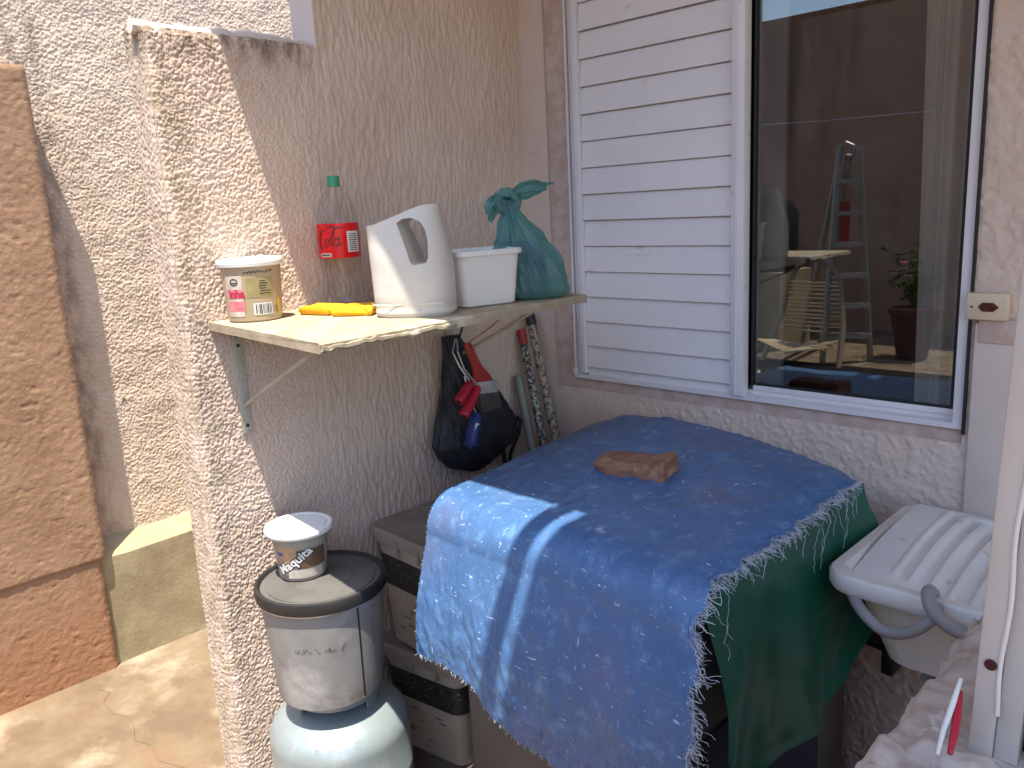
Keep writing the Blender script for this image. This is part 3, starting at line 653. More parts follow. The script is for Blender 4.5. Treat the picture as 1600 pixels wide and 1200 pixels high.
# ------------------------------------------------------------ under the shelf
t=thing('hanging_bag','black net bag bulging with stuff hung under the shelf','bag',(-1.73,1.6,.82))
L=[]; prof=[(.812,.03,.02),(.818,.085,.036),(.835,.125,.05),(.865,.150,.058),(.90,.156,.058),(.94,.140,.054),(.98,.122,.050),(1.02,.104,.046),(1.06,.086,.040),(1.10,.068,.034),(1.14,.050,.026),(1.17,.040,.02),(1.19,.034,.016),(1.205,.03,.012)]
pz=[p[0] for p in prof]
for z in np.linspace(.812,1.205,64):
    ry=float(np.interp(z,pz,[p[1] for p in prof])); rx=float(np.interp(z,pz,[p[2] for p in prof])); f=(z-.8)/.4; cy=1.615-.105*f**1.2; R=[]
    for k in range(90):
        a=2*PI*k/90; ca,sa=math.cos(a),math.sin(a)
        c1_=float(np.abs(fbm(ca*2.5+4+z*3,sa*2.5+z*6,101,3)-.47))*2; c2_=float(np.abs(fbm(sa*9+ca*4,z*5+ca*2,104,3)-.47))*2
        w=1.08+.06*math.sin(a*3+z*9)-.30*c1_-.16*c2_*(.4+f)
        R.append((-1.732+rx*w*ca,cy+ry*w*sa,z+.035*(sa*.35+ .3*math.sin(a*2))*(1-f)))
    L.append(R)
MB().loft(L,True,True).build('bag_body','blackbag',t,ang=80)
mb=MB(); mb.tube([(-1.725,1.53,1.18),(-1.70,1.53,1.23),(-1.70,1.54,1.305)],.003,6).build('bag_cord','blackbag',t)
def roller(name,lab,a,b,r,m,hook,grp=None):
    A,B=Vector(a),Vector(b); t=thing(name,lab,'paint roller',a,grp)
    d=(B-A); P=[A+d*f for f in (0,.06,.2,.5,.8,.95,1)]
    MB().tube(P,[r*.55,r*.8,r*.9,r,r*.92,r*1.05,r*.9],12).build('handle',m,t)
    MB().tube([B-d*.02,B+d.normalized()*.004],r*.45,10).build('end_hole','rimb',t)
    MB().tube([tuple(p) for p in hook],.0024,6).build('wire_arm','steel',t)
    return t
roller('roller_handle','shorter red paint roller handle hanging at the left on the black bag',(-1.648,1.500,1.083),(-1.638,1.443,1.04),.0145,'redh',[(-1.648,1.500,1.083),(-1.66,1.475,1.13),(-1.68,1.47,1.17),(-1.70,1.50,1.20)])
roller('roller_handle','longer red paint roller handle hanging beside the paintbrush on the black bag',(-1.648,1.528,1.065),(-1.636,1.456,.997),.0155,'redh',[(-1.648,1.528,1.065),(-1.665,1.495,1.12),(-1.67,1.480,1.17),(-1.70,1.505,1.20)])
t=roller('roller_handle','blue paint roller handle hanging lowest on the black bag',(-1.645,1.512,.992),(-1.632,1.470,.905),.021,'blueh',[(-1.645,1.512,.992),(-1.65,1.500,1.03),(-1.66,1.49,1.1)])
MB().box(-1.624,-1.6215,1.481,1.493,.935,.972,rot=Matrix.Rotation(-.42,3,'X')).build('sticker','paper',t)
t=thing('paintbrush','wide paintbrush with red handle hanging from the shelf bracket','paintbrush',(-1.655,1.56,1.05))
L=[]
for (y,z,w,d) in ((1.503,1.192,.010,.007),(1.508,1.182,.016,.008),(1.520,1.150,.015,.009),(1.537,1.115,.020,.010),(1.550,1.088,.034,.010),(1.556,1.074,.037,.010)):
    L.append([(-1.655+d*math.cos(a),y+w*math.sin(a)*.97,z+w*math.sin(a)*.25*0) for a in [2*PI*k/16 for k in range(16)]])
MB().loft(L,True,True).build('handle','redb',t)
MB().box(-1.668,-1.642,1.5215,1.6005,1.040,1.075,bev=.003,rot=Matrix.Rotation(-.10,3,'X')).build('ferrule','tin',t)
mb=MB(); mb.loft([rsq(-1.655,1.565,.012,.037,.005,1.042),rsq(-1.655,1.571,.013,.040,.005,1.005),rsq(-1.655,1.575,.011,.036,.005,.988)],True,True); mb.build('bristles','bristle',t)
MB().tube([(-1.655,1.503,1.19),(-1.56,1.50,1.24),(-1.46,1.50,1.305)],.0022,6).build('hanging_string','orange',t)
# poles in the corner
def pole(lab,a,b,r,m,capc=None,name='pole'):
    A,B=Vector(a),Vector(b); t=thing(name,lab,'pole',b); MB().tube([A,B],r,14).build('shaft',m,t)
    if capc: d=(B-A).normalized(); MB().tube([A-d*.002,A+d*.045],r*1.12,14).build('end_cap',capc,t)
    return t
pole('tan patterned broom pole with a black cap, tallest pole in the corner',(-1.765,1.872,1.228),(-1.43,1.80,.07),.0145,'polep2','black')
pole('black and white patterned pole leaning just left of the tan patterned pole',(-1.777,1.845,1.17),(-1.455,1.755,.07),.0125,'polep','redb')
pole('plain grey green pole, shortest pole leaning in the corner',(-1.772,1.815,1.03),(-1.45,1.70,.07),.013,'poleg')
pole('thin black stick standing below the hanging bag in the corner',(-1.775,1.73,.86),(-1.72,1.77,.06),.007,'black',name='stick')
mb=MB(); mb.tube([(-1.78,1.80,.88),(-1.765,1.80,.90),(-1.755,1.80,.89),(-1.757,1.79,.85),(-1.775,1.77,.79),(-1.79,1.76,.70),(-1.785,1.76,.07)],.006,8)
o=mb.build('bent_rod','black',origin=(-1.785,1.76,.07)); tag(o,'dark bent rod between the hanging bag and the poles','rod')

# ------------------------------------------------------------ gas cylinder, pail, tub
c=(-1.597,.955)
t=thing('gas_cylinder','pale grey blue gas cylinder standing against the stucco wall under a pail','gas cylinder',(c[0],c[1],.06))
R=.168; prof=[(.11,.062),(.125,.062),(.125,.09),(.14,.10),(.158,.12),(R,.15),(R,.225),(R+.0015,.228),(R+.0015,.236),(R,.239),(R,.335)]
for k in range(1,13):
    a=PI/2*k/12; prof.append((R*math.cos(a)**.8 if k<12 else 0,.335+.085*math.sin(a)))
MB().lathe(prof,c,64).build('cylinder_body','gas',t)
MB().lathe([(.098,.432),(.102,.432),(.103,.458),(.097,.458),(.096,.434)],c,48).build('collar_ring','gas',t)
for a in (-100,20,140):
    a=math.radians(a); mb=MB(); L=[]
    for z,wd in ((.372,.19),(.40,.165),(.434,.2)):
        L.append([(c[0]+(.0965+(.006 if q in(1,2) else 0))*math.cos(a+s*wd),c[1]+(.0965+(.006 if q in (1,2) else 0))*math.sin(a+s*wd),z) for q,s in ((0,-1),(1,-1),(2,1),(3,1))])
    mb.loft(L,True,True).build('collar_post','gas',t)
mb=MB()
ph=view(c)
def fdome(s,v): # embossed letters on the shoulder
    ang=PI/2*(.36-v*4.2); r=R*math.cos(ang)**.8+.0004; z=.335+.085*math.sin(ang)+.0004
    return (c[0]+r*math.cos(ph+s/R),c[1]+r*math.sin(ph+s/R),z)
lettering(mb,'G P D G',.034,lambda s,v:fdome(s,.03-v),bold=-.0002,off=(-.075,.0)); mb.build('embossed_lettering','gas',t,smooth=False)
c=(-1.588,.938); z0=.459; zt=.722
rf=lambda z:.122+.020*(z-z0)/(zt-z0)
t=thing('paint_pail','dirty white paint pail with a dusty black lid standing on the gas cylinder','pail',(c[0],c[1],z0))
MB().lathe([(0,z0+.001),(.116,z0+.001),(.121,z0+.004)]+[(rf(z0+(zt-z0)*k/8),z0+(zt-z0)*k/8) for k in range(1,8)]+[(.1425,zt-.012),(.1455,zt-.011),(.1455,zt-.004)],c,64).build('pail_body','canb',t)
MB().lathe([(.1445,zt-.018),(.1475,zt-.018),(.1475,zt-.0155),(.1445,zt-.0155)],c,64).build('wire_ring','steel',t)
MB().lathe([(.143,zt-.014),(.1495,zt-.014),(.1515,zt+.004),(.149,zt+.012),(.143,zt+.014),(.139,zt+.011),(.137,zt+.006)],c,64).build('lid_rim','rimb',t)
MB().lathe([(.1375,zt+.006),(.125,zt+.0065),(.1245,zt+.0085),(.072,zt+.009),(.071,zt+.0105),(0,zt+.0105)],c,64).build('lid','lidb',t)
ph=view(c)
mb=MB(); patch(mb,c,rf,ph,.072,.0765,z0+.012,zt-.02,.001,2); mb.build('label_seam','ink',t,smooth=False)
mb=MB(); f3=lambda s,z:onround(c,rf,ph,s,z,.001)
for k in range(5):
    ribbon(mb,f3,[(.112+random.uniform(-.004,.004),z0+.10+k*.03),(.122,z0+.108+k*.03)],.002)
x=-.095
while x<.035:
    wd=random.uniform(.004,.012)
    if random.random()<.75: ribbon(mb,f3,[(x,z0+.155+random.uniform(-.006,.010)),(x+wd*.5,z0+.158+random.uniform(-.006,.006)),(x+wd,z0+.155+random.uniform(-.005,.012))],random.uniform(.001,.0025))
    x+=wd
mb.build('marker_scrawl','ink',t,smooth=False,kind='stuff')
c=(-1.640,.925); z0=zt+.0107; h=.118
rf=lambda z:.054+.012*(z-z0)/h
t=thing('ice_cream_tub','small clear printed tub with white lid standing on the black pail lid','tub',(c[0],c[1],z0))
MB().lathe([(0,z0+.001),(.051,z0+.001),(.054,z0+.004)]+[(rf(z0+h*k/6),z0+h*k/6) for k in range(1,7)],c,48).build('tub_body','tub2',t)
MB().lathe([(.067,z0+h-.010),(.076,z0+h-.009),(.0785,z0+h-.006),(.079,z0+h),(.077,z0+h+.004),(.071,z0+h+.004),(.069,z0+h+.0015),(.064,z0+h+.0015),(.062,z0+h+.0042),(0,z0+h+.0046)],c,56).build('lid','whitel',t)
ph=view(c); fn=lambda s,z:onround(c,rf,ph,s,z,.0014)
patch(MB(),c,rf,ph,-.035,.048,z0+.010,z0+.032).build('pale_panel','cream',t)
patch(MB(),c,rf,ph,-.060,-.015,z0+.045,z0+.090).build('peach_panel','skin',t)
patch(MB(),c,rf,ph,-.012,.060,z0+.034,z0+.080).build('brown_panel','brownp',t)
patch(MB(),c,rf,ph,-.062,-.045,z0+.066,z0+.074,.001).build('blue_badge','blue_p',t)
mb=MB(); lettering(mb,'Maquita',.030,lambda s,z:onround(c,rf,ph,s,z,.0010),bold=.0030,rot=.62,off=(-.052,z0+.018)); mb.build('lettering_outline','ink',t,smooth=False)
mb=MB(); lettering(mb,'Maquita',.030,fn,bold=.0008,rot=.62,off=(-.052,z0+.018)); mb.build('name_lettering','paper',t,smooth=False)

# ------------------------------------------------------------ square buckets
def bucket(lab,cx,cy,z0,rot,h=.33):
    t=thing('square_bucket',lab,'bucket',(cx,cy,z0),'square paint buckets beside the gas cylinder')
    Lz=[(0,.118),(.006,.124),(h-.05,.140),(h-.045,.146),(h-.03,.146)]
    MB().loft([rsq(cx,cy,q,q,.035,z0+z,rot) for z,q in Lz],True,True).build('bucket_body','bucket',t)
    MB().loft([rsq(cx,cy,q,q,.04,z0+z,rot) for z,q in ((h-.034,.147),(h-.034,.153),(h-.006,.155),(h-.001,.152),(h,.146),(h-.003,.138),(h-.006,.128),(h-.006,.05))],True,True).build('lid','bucketlid',t)
    for k in range(2):
        MB().box(cx-.02+.09*k,cx-.012+.09*k,cy-.157,cy-.150,z0+h-.055,z0+h-.012,rot=Matrix.Rotation(rot,3,'Z'),piv=(cx,cy,z0)).build('lid_clip','bucketlid',t)
    MB().loft([rsq(cx,cy,q,q,.035,z0+z,rot) for z,q in ((h*.52,.1356),(h*.78,.1402))]).build('label_band','bandk',t)
    mb=MB()
    for k in range(7):
        u=random.uniform(-.08,.06); z=random.uniform(.05,.15); q=.1245+.016*z/(h-.05)+.0015
        for (a,b) in (((u,-q),(u+random.uniform(.01,.03),-q)),((q,u),(q,u+random.uniform(.01,.03)))):
            P=[(a[0],a[1],z),(b[0],b[1],z),(b[0],b[1],z+.003),(a[0],a[1],z+.003)]
            mb.poly([(cx+x*math.cos(rot)-y*math.sin(rot),cy+x*math.sin(rot)+y*math.cos(rot),z0+zz) for x,y,zz in P])
    mb.build('small_print','ink',t,smooth=False,kind='stuff')
bucket('dirty white square bucket standing on the floor, lower of the stacked pair',-1.655,1.375,.0605,math.radians(8),.325)
bucket('dirty white square bucket with a dusty lid, upper of the stacked pair',-1.630,1.36,.386,math.radians(-2),.34)

# ------------------------------------------------------------ covered machine with tarps and brick
t=thing('covered_machine','taupe washing machine hidden under the blue and green tarps','washing machine',(-1,1.4,.06))
MB().box(-1.305,-.70,1.105,1.80,.10,.925,bev=.03,seg=3).build('cabinet','machine',t)
MB().box(-1.25,-.76,1.0985,1.106,.16,.56,bev=.003).build('front_panel','machine',t)
MB().box(-1.29,-.715,1.13,1.78,.06,.10).build('plinth','navy',t,smooth=False)
MB().box(-.6985,-.694,1.14,1.62,.12,.60).build('side_panel','navy',t,smooth=False)
nu,nv=230,290
u=np.linspace(0,1,nu); s=np.linspace(0,1,nv); U,SS=np.meshgrid(u,s,indexing='ij')
ku=np.array([0,.08,.25,.45,.65,.85,1.])
yb=np.interp(u,ku,[1.79,1.86,1.885,1.875,1.83,1.77,1.71])
zb=np.interp(u,ku,[.925,.945,.950,.95,.945,.945,.945])
zbot=np.interp(u,[0,.1,.2,.27,.36,.46,.56,.7,.85,1.],[.575,.588,.585,.575,.53,.505,.50,.485,.47,.43])+.002*np.sin(u*50)
yf=np.interp(u,[0,.5,1],[1.068,1.055,1.035]); rad=.085
zt_=.940
dt=(yb-yf-rad); da=PI/2*rad; dn=zt_-rad-zbot; Ltot=(dt+da+dn)
D=SS*Ltot[:,None]
T1=dt[:,None]; top=D<T1; mid=(D>=T1)&(D<T1+da)
ang=(D-T1)/rad
Yt=yb[:,None]-D; Zt=zb[:,None]+(zt_-zb[:,None])*ss(0,1,D/T1)
Ym=yf[:,None]+rad-rad*np.sin(ang); Zm=zt_-rad+rad*np.cos(ang)
dd=D-T1-da; Yl=yf[:,None]-.10*dd-.02*np.sin(dd*9); Zl=zt_-rad-dd
Y=np.where(top,Yt,np.where(mid,Ym,Yl)); Z=np.where(top,Zt,np.where(mid,Zm,Zl))
fr_=np.clip((D-T1)/(Ltot[:,None]-T1),0,1)
xl=np.interp(s,[0,.3,.55,.75,1],[-1.462,-1.40,-1.345,-1.345,-1.365]); xr=np.interp(s,[0,.3,.55,.66,.8,1],[-.665,-.655,-.652,-.640,-.630,-.668])
X=xl[None,:]*(1-U)+xr[None,:]*U+ .006*np.sin(SS*70)*(U>.98)
front=ss(.2,.9,fr_)
wr=.016*(fbm(X/.10,Z/.30+3,51,4)-.48)*front+.0045*np.sin(X*22+3*Z+2*np.sin(Z*7))*front**1.5*np.clip(U*1.6-.2,0.05,1)+.0035*np.abs(fbm(X/.035,Z/.22+7,58,3)-.45)*4*front
Y=Y-wr-.006*(fbm(X/.022,Z/.05,53,3)-.45)*front
tw=.010*(fbm(X/.14,Y/.16,55,4)-.47)+.0035*(np.abs(fbm(X/.05,Y/.06,57,3)-.45))
crease=.004*np.exp(-((X+1.13+.25*(Y-1.4))/.006)**2)+.003*np.exp(-((Y-1.52)/.006)**2)
Z=Z+np.where(top,tw+crease-.018*np.exp(-((X+.9)**2+(Y-1.4)**2)/.05)*0,tw*(1-front))
edge=ss(.93,1.0,U)*(1-front); Z=Z-.010*edge; 

rg=lambda a,b,sd,o: np.abs(fbm(a,b,sd,o)-.47)*2
U2=X+.35*Z; V2=Y-Z
cr=(rg(U2/.045,V2/.07,81,3)*.0075+rg((U2+V2)/.03,(U2-V2)/.055,84,3)*.0046)
Y=Y-cr*front; Z=Z+cr*(1-front)*.7
t=thing('blue_tarp','faded blue woven tarp with frayed edge draped over the machine','tarp',(-1.05,1.1,.5))
npmesh('tarp_sheet',np.stack([X,Y,Z],-1),gridF(nu,nv),'tarp',t)
# frayed hem
mb=MB()
def curl(p,d,L,r):
    P=[Vector(p)]; v=Vector(d).normalized(); 
    for k in range(5):
        v=(v+Vector((random.uniform(-.7,.7),random.uniform(-.7,.7),random.uniform(-.8,.5)))*.8).normalized(); P.append(P[-1]+v*L/5)
    mb.tube(P,r,4,cap=False)
for k in range(950):
    j=int(random.random()**.9*(nv-1)); 
    if j<6: j=6
    p=(X[-1,j]+random.uniform(-.006,.004),Y[-1,j],Z[-1,j]+random.uniform(-.003,.003))
    curl(p,(1,random.uniform(-.6,.6),random.uniform(-.6,.3)),random.choice((.008,.012,.016,.022,.034))*random.uniform(.7,1.2),random.uniform(.0003,.0007))
for k in range(150):
    i=int(random.random()*(nu-1)); p=(X[i,-1],Y[i,-1],Z[i,-1]); curl(p,(0,-.3,-1),random.uniform(.004,.010),.0004)
for k in range(90):
    j=int(random.random()*(nv-1)); p=(X[0,j],Y[0,j],Z[0,j]); curl(p,(-1,0,-.3),random.uniform(.003,.008),.0004)
for yy,ln in ((1.62,.05),(1.59,.07),(1.54,.09),(1.50,.10),(1.44,.11),(1.40,.05),(1.12,.09),(1.07,.12),(1.58,.04),(1.47,.06),(1.63,.04),(1.52,.06),(1.30,.03),(1.24,.035),(1.35,.025),(1.18,.03)):
    j=int(np.argmin(np.abs(Y[-1,:]-yy))); P=[Vector((X[-1,j],Y[-1,j],Z[-1,j]))]; v=Vector((.5,0,-.4))
    for q in range(16):
        v=(v*.35+Vector((random.uniform(-.25,.25),random.uniform(-.9,.9),random.uniform(-1,.0)))).normalized(); P.append(P[-1]+v*ln*1.25/16)
        P[-1].x=max(P[-1].x,-.634+.02*(.94-P[-1].z))
    mb.tube(P,.00045,4)
fo=mb.build('frayed_threads','thread',t); fo['kind']='stuff'
# scattered loose fibres woven into the sheet
mb=MB()
for k in range(170):
    i=random.randrange(3,nu-4); j=random.randrange(3,nv-4); p=Vector((X[i,j],Y[i,j],Z[i,j]+.0012 if j<nv*.5 else Z[i,j]))
    if j>=nv*.5: p.y-=.0012
    di,dj=random.choice(((1,0),(0,1),(1,1),(1,-1))); n_=random.choice((1,1,2)); q=Vector((X[i+di*n_,j+dj*n_],Y[i+di*n_,j+dj*n_],Z[i+di*n_,j+dj*n_]))
    if j<nv*.5: q.z+=.0012
    else: q.y-=.0012
    mb.tube([p,(p+q)/2+Vector((random.uniform(-.001,.001),)*3),q],.00024,3,cap=False)
fo=mb.build('loose_fibres','thread',t); fo['kind']='stuff'
# green tarp under it
na,nb=110,60; A,B=np.meshgrid(np.linspace(0,1,na),np.linspace(0,1,nb),indexing='ij')
ytop=1.085+(1.74-1.085)*A; zlow=np.interp(A[:,0],[0,.1,.3,.5,.65,.8,1.],[.50,.55,.555,.55,.565,.63,.73])[:,None]+0*B
Zg=.925-.03*(1-ss(0,.12,A))-(.925-zlow)*B
Yg=ytop+B*(.02-.05*(A>.9))*0+ .015*np.sin(B*5+A*3)
Xg=-.662+.028*ss(0,.5,B)+.030*B*(.45+.55*np.sin(A*PI))+.010*B*np.sin(A*13+B*3)+.003*B*np.sin(A*31+1)+.022*rg(A*3+B*1.2,B*1.6-A*2,88,3)*B+.006*rg(A*9,B*9,89,2)*B+.012*(fbm(A*4,B*3,61,3)-.45)*B
t=thing('green_tarp','smooth dark green tarp hanging from under the blue tarp down the right side','tarp',(-.65,1.3,.5))
npmesh('tarp_sheet',np.stack([Xg,Yg,Zg],-1),gridF(na,nb),'greent',t)
# brick
t=MB(); L=[]
bt=Matrix.Rotation(math.radians(12),3,'Z')
prof=[(-.090,-.022,.022),(-.084,-.034,.036),(-.050,-.044,.040),(0,-.046,.039),(.045,-.042,.042),(.076,-.048,.052),(.090,-.042,.046)]
for k,(x,yy,h_) in enumerate(prof):
    R=[]
    for (a,b) in ((yy,0),(yy-.003,h_*.5),(yy+.004,h_*.92),(0,h_+.002*math.sin(k*3)),(-yy*.9-.004,h_*.95),(-yy*.95+.002*math.sin(k*2),h_*.45),(-yy*.9,0)):
        v=bt@Vector((x+random.uniform(-.004,.004),a+random.uniform(-.003,.003),b)); R.append((-1.073+v.x,1.468+v.y,.941+v.z))
    L.append(R)
t.loft(L,True,True)
bmesh.ops.subdivide_edges(t.bm,edges=t.bm.edges[:],cuts=3,use_grid_fill=True); t.bm.normal_update()
for v in t.bm.verts:
    n_=float(fbm(v.co.x*38+v.co.z*21,v.co.y*38-v.co.z*17,111,4))-.47; v.co+=v.normal*n_*.020
o=t.build('broken_brick','brick',origin=(-1.06,1.49,.944),ang=25); tag(o,'broken piece of red clay brick weighing down the blue tarp','brick')

# ------------------------------------------------------------ laundry sink, hose and clutter beneath
t=thing('laundry_sink','white plastic laundry sink with ribbed washboard standing below the window','sink',(-.35,1.65,.06))
sx0_,sx1_,sy0,sy1=-.618,-.07,1.425,1.888; cx,cy=(sx0_+sx1_)/2,(sy0+sy1)/2; hx,hy=(sx1_-sx0_)/2,(sy1-sy0)/2
zr=.848
L=[rsq(cx+.07,cy+.03,hx*.40,hy*.5,.06,.56),rsq(cx+.055,cy+.025,hx*.60,hy*.7,.06,.68),rsq(cx+.03,cy+.01,hx-.075,hy-.06,.05,.79),rsq(cx,cy,hx-.03,hy-.035,.05,.81),rsq(cx,cy,hx-.004,hy-.004,.055,.812),rsq(cx,cy,hx,hy,.055,.822),rsq(cx,cy,hx,hy,.055,zr-.006),rsq(cx,cy,hx-.005,hy-.005,.05,zr),rsq(cx,cy,hx-.024,hy-.024,.045,zr),rsq(cx,cy,hx-.032,hy-.030,.04,zr-.008),rsq(cx,cy,hx-.042,hy-.040,.04,zr-.035),rsq(cx,cy,hx-.09,hy-.08,.05,.66)]
MB().loft(L,True,True).build('basin','sink',t)
na,nb=170,60; A,B=np.meshgrid(np.linspace(0,1,na),np.linspace(0,1,nb),indexing='ij')
xw=sx0_+.036+.40*A; yw=sy0+.036+(sy1-sy0-.074)*B
zw=zr-.020-.13*ss(.10,1.1,A)+.034*np.sin(B*PI*.6)
rib=ss(.14,.17,A)*ss(.12,.20,B)*(1-ss(.965,1,B)); ph_=(A-.15)*13.5*2*PI*.9
zw=zw+rib*.0066*np.clip(np.sin(ph_+.9*np.sin(B*PI)-.5)*1.6+.2,-.8,1)
npmesh('washboard',np.stack([xw,yw,zw],-1),gridF(na,nb),'sink',t)
MB().loft([rsq(-.40,1.70,.085,.10,.03,.06),rsq(-.40,1.70,.075,.09,.03,.50),rsq(-.38,1.68,.10,.12,.03,.60)],True,True).build('pedestal','sink',t)
def smooth(P,n=6):
    P=[Vector(p) for p in P]; Q=[P[0]*2-P[1]]+P+[P[-1]*2-P[-2]]; out=[]
    for i in range(1,len(Q)-2):
        a,b,c_,d=Q[i-1:i+3]
        for k in range(n):
            t_=k/n; out.append(.5*((2*b)+(c_-a)*t_+(2*a-5*b+4*c_-d)*t_**2+(3*b-a-3*c_+d)*t_**3))
    return out+[P[-1]]
mb=MB(); mb.tube(smooth([(-.575,1.47,.800),(-.548,1.425,.806),(-.520,1.402,.796),(-.488,1.393,.783),(-.455,1.390,.788),(-.425,1.392,.808),(-.405,1.398,.834),(-.404,1.402,.855)]),.0105,12)
mb2=MB().tube(smooth([(-.425,1.455,.846),(-.424,1.432,.862),(-.420,1.408,.866),(-.408,1.392,.850),(-.385,1.388,.832),(-.355,1.388,.823),(-.31,1.39,.822),(-.26,1.40,.83)]),.0115,12)
t=thing('drain_hose','grey drain hose looped over the front rim of the laundry sink','hose',(-.45,1.4,.8))
mb.build('hose_loop','hose',t); mb2.build('hose_hook','hose',t)
t=thing('black_bracket','black angled metal bracket on the wall under the laundry sink','bracket',(-.65,1.88,.5))
MB().box(-.80,-.615,1.86,1.90,.475,.53,bev=.004,rot=Matrix.Rotation(.10,3,'Y')).box(-.64,-.612,1.83,1.905,.43,.5,bev=.003).build('bracket_bar','black',t)
MB().box(-.79,-.62,1.80,1.86,.52,.535).build('bracket_flange','black',t,smooth=False)
t=thing('jar','small white bottle with a blue cap on the floor beneath the sink','bottle',(-.70,1.66,.06))
MB().lathe([(0,.061),(.04,.061),(.043,.07),(.043,.15),(.036,.165),(.032,.168)],(-.70,1.66),28).build('bottle_body','white',t)
MB().lathe([(.0355,.166),(.037,.168),(.037,.19),(.034,.194),(0,.194)],(-.70,1.66),28).build('cap','blueh',t)
mb=MB(); mb.tube([(-.73,1.72,.62),(-.735,1.70,.45),(-.725,1.68,.30),(-.735,1.66,.18),(-.72,1.60,.10),(-.68,1.50,.066)],.0055,8)
o=mb.build('power_cord','rubber',origin=(-.72,1.6,.06)); tag(o,'thin black cord hanging behind the green tarp down to the floor','cord')

# ------------------------------------------------------------ foreground: low wall and jamb
t=thing('low_wall','low wall with a rough crumbling plaster top in the right foreground','wall',(-.2,.8,0))
y=np.linspace(.3,1.34,230); x=np.linspace(-.325,-.10,60); Xq,Yq=np.meshgrid(x,y,indexing='ij')
Zq=.888+.034*fbm(Xq/.045,Yq/.05,71,5)+.012*ss(.5,.7,vn(Xq/.03,Yq/.03,73))-.03*ss(-.305,-.325,Xq+.010*(vn(Yq/.03,Yq*0,75)-.5))
Xq=Xq+.012*(fbm(Yq/.04,Yq*0+.5,76,3)-.5)*ss(-.27,-.325,Xq)
npmesh('plaster_top',np.stack([Xq,Yq,Zq],-1),gridF(60,230),'lowwall',t)
MB().box(-.315,-.102,.301,1.338,0,.884).build('wall_core','lowwall',t,smooth=False)
t=thing('door_jamb','pale metal door jamb standing on the low wall at the right edge','door jamb',(-.2,.98,.9))
lean=.030
def bar(x0,x1,y0,y1,m,name,bev=.003):
    b=MB(); b.box(x0,x1,y0,y1,.90,2.6,bev=bev); bm=b.bm
    for v in bm.verts: v.co.x+=lean*(v.co.z-.9)
    return b.build(name,m,t)
bar(-.234,-.2095,.96,1.02,'post','jamb_face'); bar(-.2092,-.184,.966,1.02,'post','jamb_return'); bar(-.1838,-.174,.985,1.02,'rubber','jamb_gap',0); bar(-.1736,-.166,.962,1.02,'post','inner_leaf'); bar(-.1656,-.10,.99,1.02,'rubber','dark_panel',0)
mb=MB(); mb.tube([(-.2093+lean*z+.0016*math.sin(z*40),.9605,.9+z) for z in np.linspace(.06,1.7,90)],.0026,8); mb.build('sealant_bead','sealant',t)
MB().tube([(-.2165,.9605,1.02),(-.2165,.958,1.02)],.0065,16).build('screw_hole','maroon',t)
t=thing('red_tool','red and white plastic handled tool lying at the foot of the jamb','tool',(-.26,.95,.92))
mb=MB(); mb.tube([(-.236,.90,.93),(-.238,.92,.945),(-.243,.945,.955),(-.247,.965,.972)],[.003,.0045,.0045,.003],12).build('handle','redh',t)
mb=MB(); mb.tube([(-.246,.89,.93),(-.2485,.915,.945),(-.249,.945,.962),(-.248,.97,.985)],[.0022,.003,.0035,.0022],12).build('white_arm','white',t)

# ------------------------------------------------------------ yard behind the camera, seen in the glass
def leg(mb,a,b,r=.014): mb.tube([a,b],r,8)
t=thing('step_ladder','aluminium step ladder standing in the yard, reflected in the window glass','ladder',(-3,-3.5,0))
topz=1.9; mb=MB()
f0=(-2.90,-3.36); 
for k in (0,1):
    xa=-3.14+.17*k; mb2=MB(); leg(mb2,(-2.90-.30*(1-k)+.02,-3.36-.35*(k),0),(xa,-3.50,topz),.030); mb2.build('front_rail','ladder',t)
for k in (0,1):
    mb2=MB(); leg(mb2,(-3.62+.08*k,-3.85-.25*k,0),(-3.15+.08*k,-3.54,topz-.05),.028); mb2.build('rear_rail','ladder',t)
for i in range(6):
    f=.12+i*.145; a=Vector((-3.18,-3.36,0)).lerp(Vector((-3.13,-3.5,topz)),f); b=Vector((-2.88,-3.71,0)).lerp(Vector((-2.97,-3.5,topz)),f)
    m_=(a+b)/2; d=(b-a).normalized(); mb2=MB()
    n_=Vector((-d.y,d.x,0))*.06; z_=Vector((0,0,.035)); mb2.loft([[a-n_,a+n_,a+n_+z_,a-n_+z_],[b-n_,b+n_,b+n_+z_,b-n_+z_]],True,True); mb2.build('step','ladder',t,smooth=False)
MB().tube([(-3.14,-3.5,topz-.06),(-3.13,-3.5,topz+.02),(-3.08,-3.5,topz+.05),(-3.02,-3.5,topz+.02),(-3.01,-3.5,topz-.06)],.02,8).build('top_cap','ladder',t)
MB().box(-3.11,-3.03,-3.50,-3.48,1.10,1.45).build('red_sticker','redb',t,smooth=False)
t=thing('cord_chair','string chair with dark bent frame in the yard, reflected in the window glass','chair',(-3.4,-3.3,0))
mb=MB(); P=[]
for k in range(25):
    a=PI*k/24; P.append((-3.30-.25*math.cos(a),-3.42,.62+.33*math.sin(a)))
P=[(-3.70,-3.2,0),(-3.62,-3.36,.35)]+P+[(-3.0,-3.36,.35),(-2.96,-3.2,0)]
mb.tube(P,.026,8).build('frame','woodch',t)
for i in range(13):
    z=.30+i*.037; mb=MB(); hw=.30-.006*i
    mb.tube([(-3.30-hw,-3.40,z+random.uniform(-.01,.01)),(-3.30,-3.42,z+random.uniform(-.012,.005)),(-3.30+hw,-3.40,z+random.uniform(-.01,.01))],.009,5).build('cord_line','cord',t)
for i in range(10):
    mb=MB(); yy=-3.30+.045*i; mb.tube([(-3.60,yy,.20+.008*i),(-3.30,yy+.02,.18),(-3.0,yy,.22+random.uniform(-.02,.02))],.009,5).build('cord_line','cord',t)
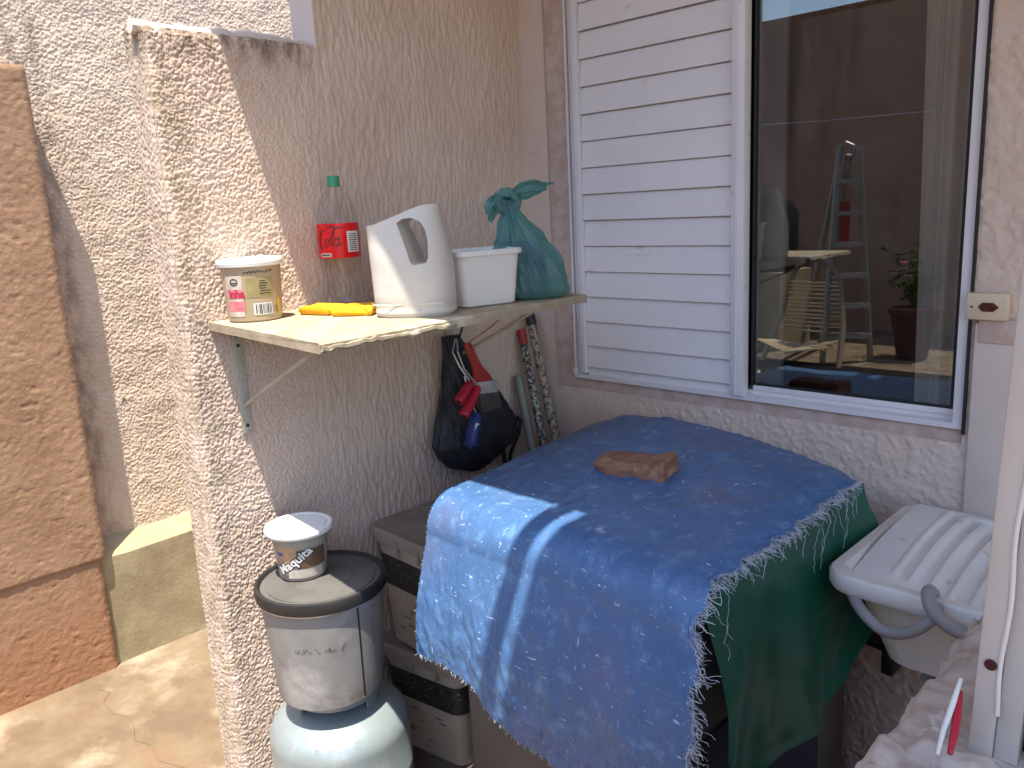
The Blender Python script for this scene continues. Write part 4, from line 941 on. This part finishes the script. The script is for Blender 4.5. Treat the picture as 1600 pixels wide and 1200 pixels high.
t=thing('potted_plant','flowering plant in a maroon pot in the yard, reflected in the window glass','plant',(-2.62,-4.0,0))
MB().lathe([(0,.01),(.13,.01),(.20,.42),(.22,.42),(.22,.47),(.19,.47),(.19,.44),(0,.44)],(-2.62,-4.0),24).build('pot','pot',t)
mb=MB(); ml=MB()
for k in range(26):
    a=random.uniform(0,2*PI); q=random.uniform(.05,.36); hh=random.uniform(.25,.6); e=Vector((-2.62+q*math.cos(a),-4+q*math.sin(a),.45+hh)); ml.tube([(-2.62,-4,.44),((-2.62+e.x)/2,(-4+e.y)/2,.5+hh*.6),tuple(e)],.005,4)
    for q2 in range(9):
        f=random.uniform(.3,1); p=Vector((-2.62,-4,.44)).lerp(e,f); d=Vector((random.uniform(-1,1),random.uniform(-1,1),random.uniform(-.3,.8))).normalized(); s_=d.orthogonal().normalized()*.014
        mb.poly([p,p+d*.04+s_,p+d*.085,p+d*.04-s_])
ml.build('stems','leaf',t); fo=mb.build('foliage','leaf',t,smooth=False); fo['kind']='stuff'
mb=MB()
for k in range(4):
    p=(-2.6+random.uniform(-.1,.1),-3.9+random.uniform(-.1,.1),.86+random.uniform(-.1,.1)); mb.lathe([(0,p[2]-.01),(.03,p[2]),(.035,p[2]+.015),(0,p[2]+.01)],p,8)
mb.build('flowers','flower',t,kind='stuff')
o=MB().tube([(-4.2,-3.3,2.18),(-3.2,-3.2,2.13),(-2.0,-3.1,2.10),(1.5,-3.0,2.14)],.0032,6).build('clothesline','thread',origin=(-3,-3.2,2.1)); tag(o,'thin clothesline strung across the yard, reflected in the window glass','clothesline')
t=thing('water_drum','rounded black plastic drum on a block in the yard, reflected in the window glass','drum',(-3.9,-3.6,0))
MB().lathe([(0,.78),(.26,.78),(.29,.83),(.29,1.35),(.22,1.48),(.1,1.52),(0,1.52)],(-4.08,-4.05),28).build('drum_body','black',t)
MB().box(-4.6,-3.80,-4.45,-3.75,0,.78).build('block','kerbm',t,smooth=False)
o=MB().box(-3.9,-1.2,-3.30,-2.2,.004,.02,bev=.004).build('shade_standin_sheet','sheet',origin=(-2.5,-2.7,.004)); tag(o,'added black sheet standing in for shade on the yard floor, reflected in the window glass','sheet')  # flat dark sheet added where the yard floor only lies in shade
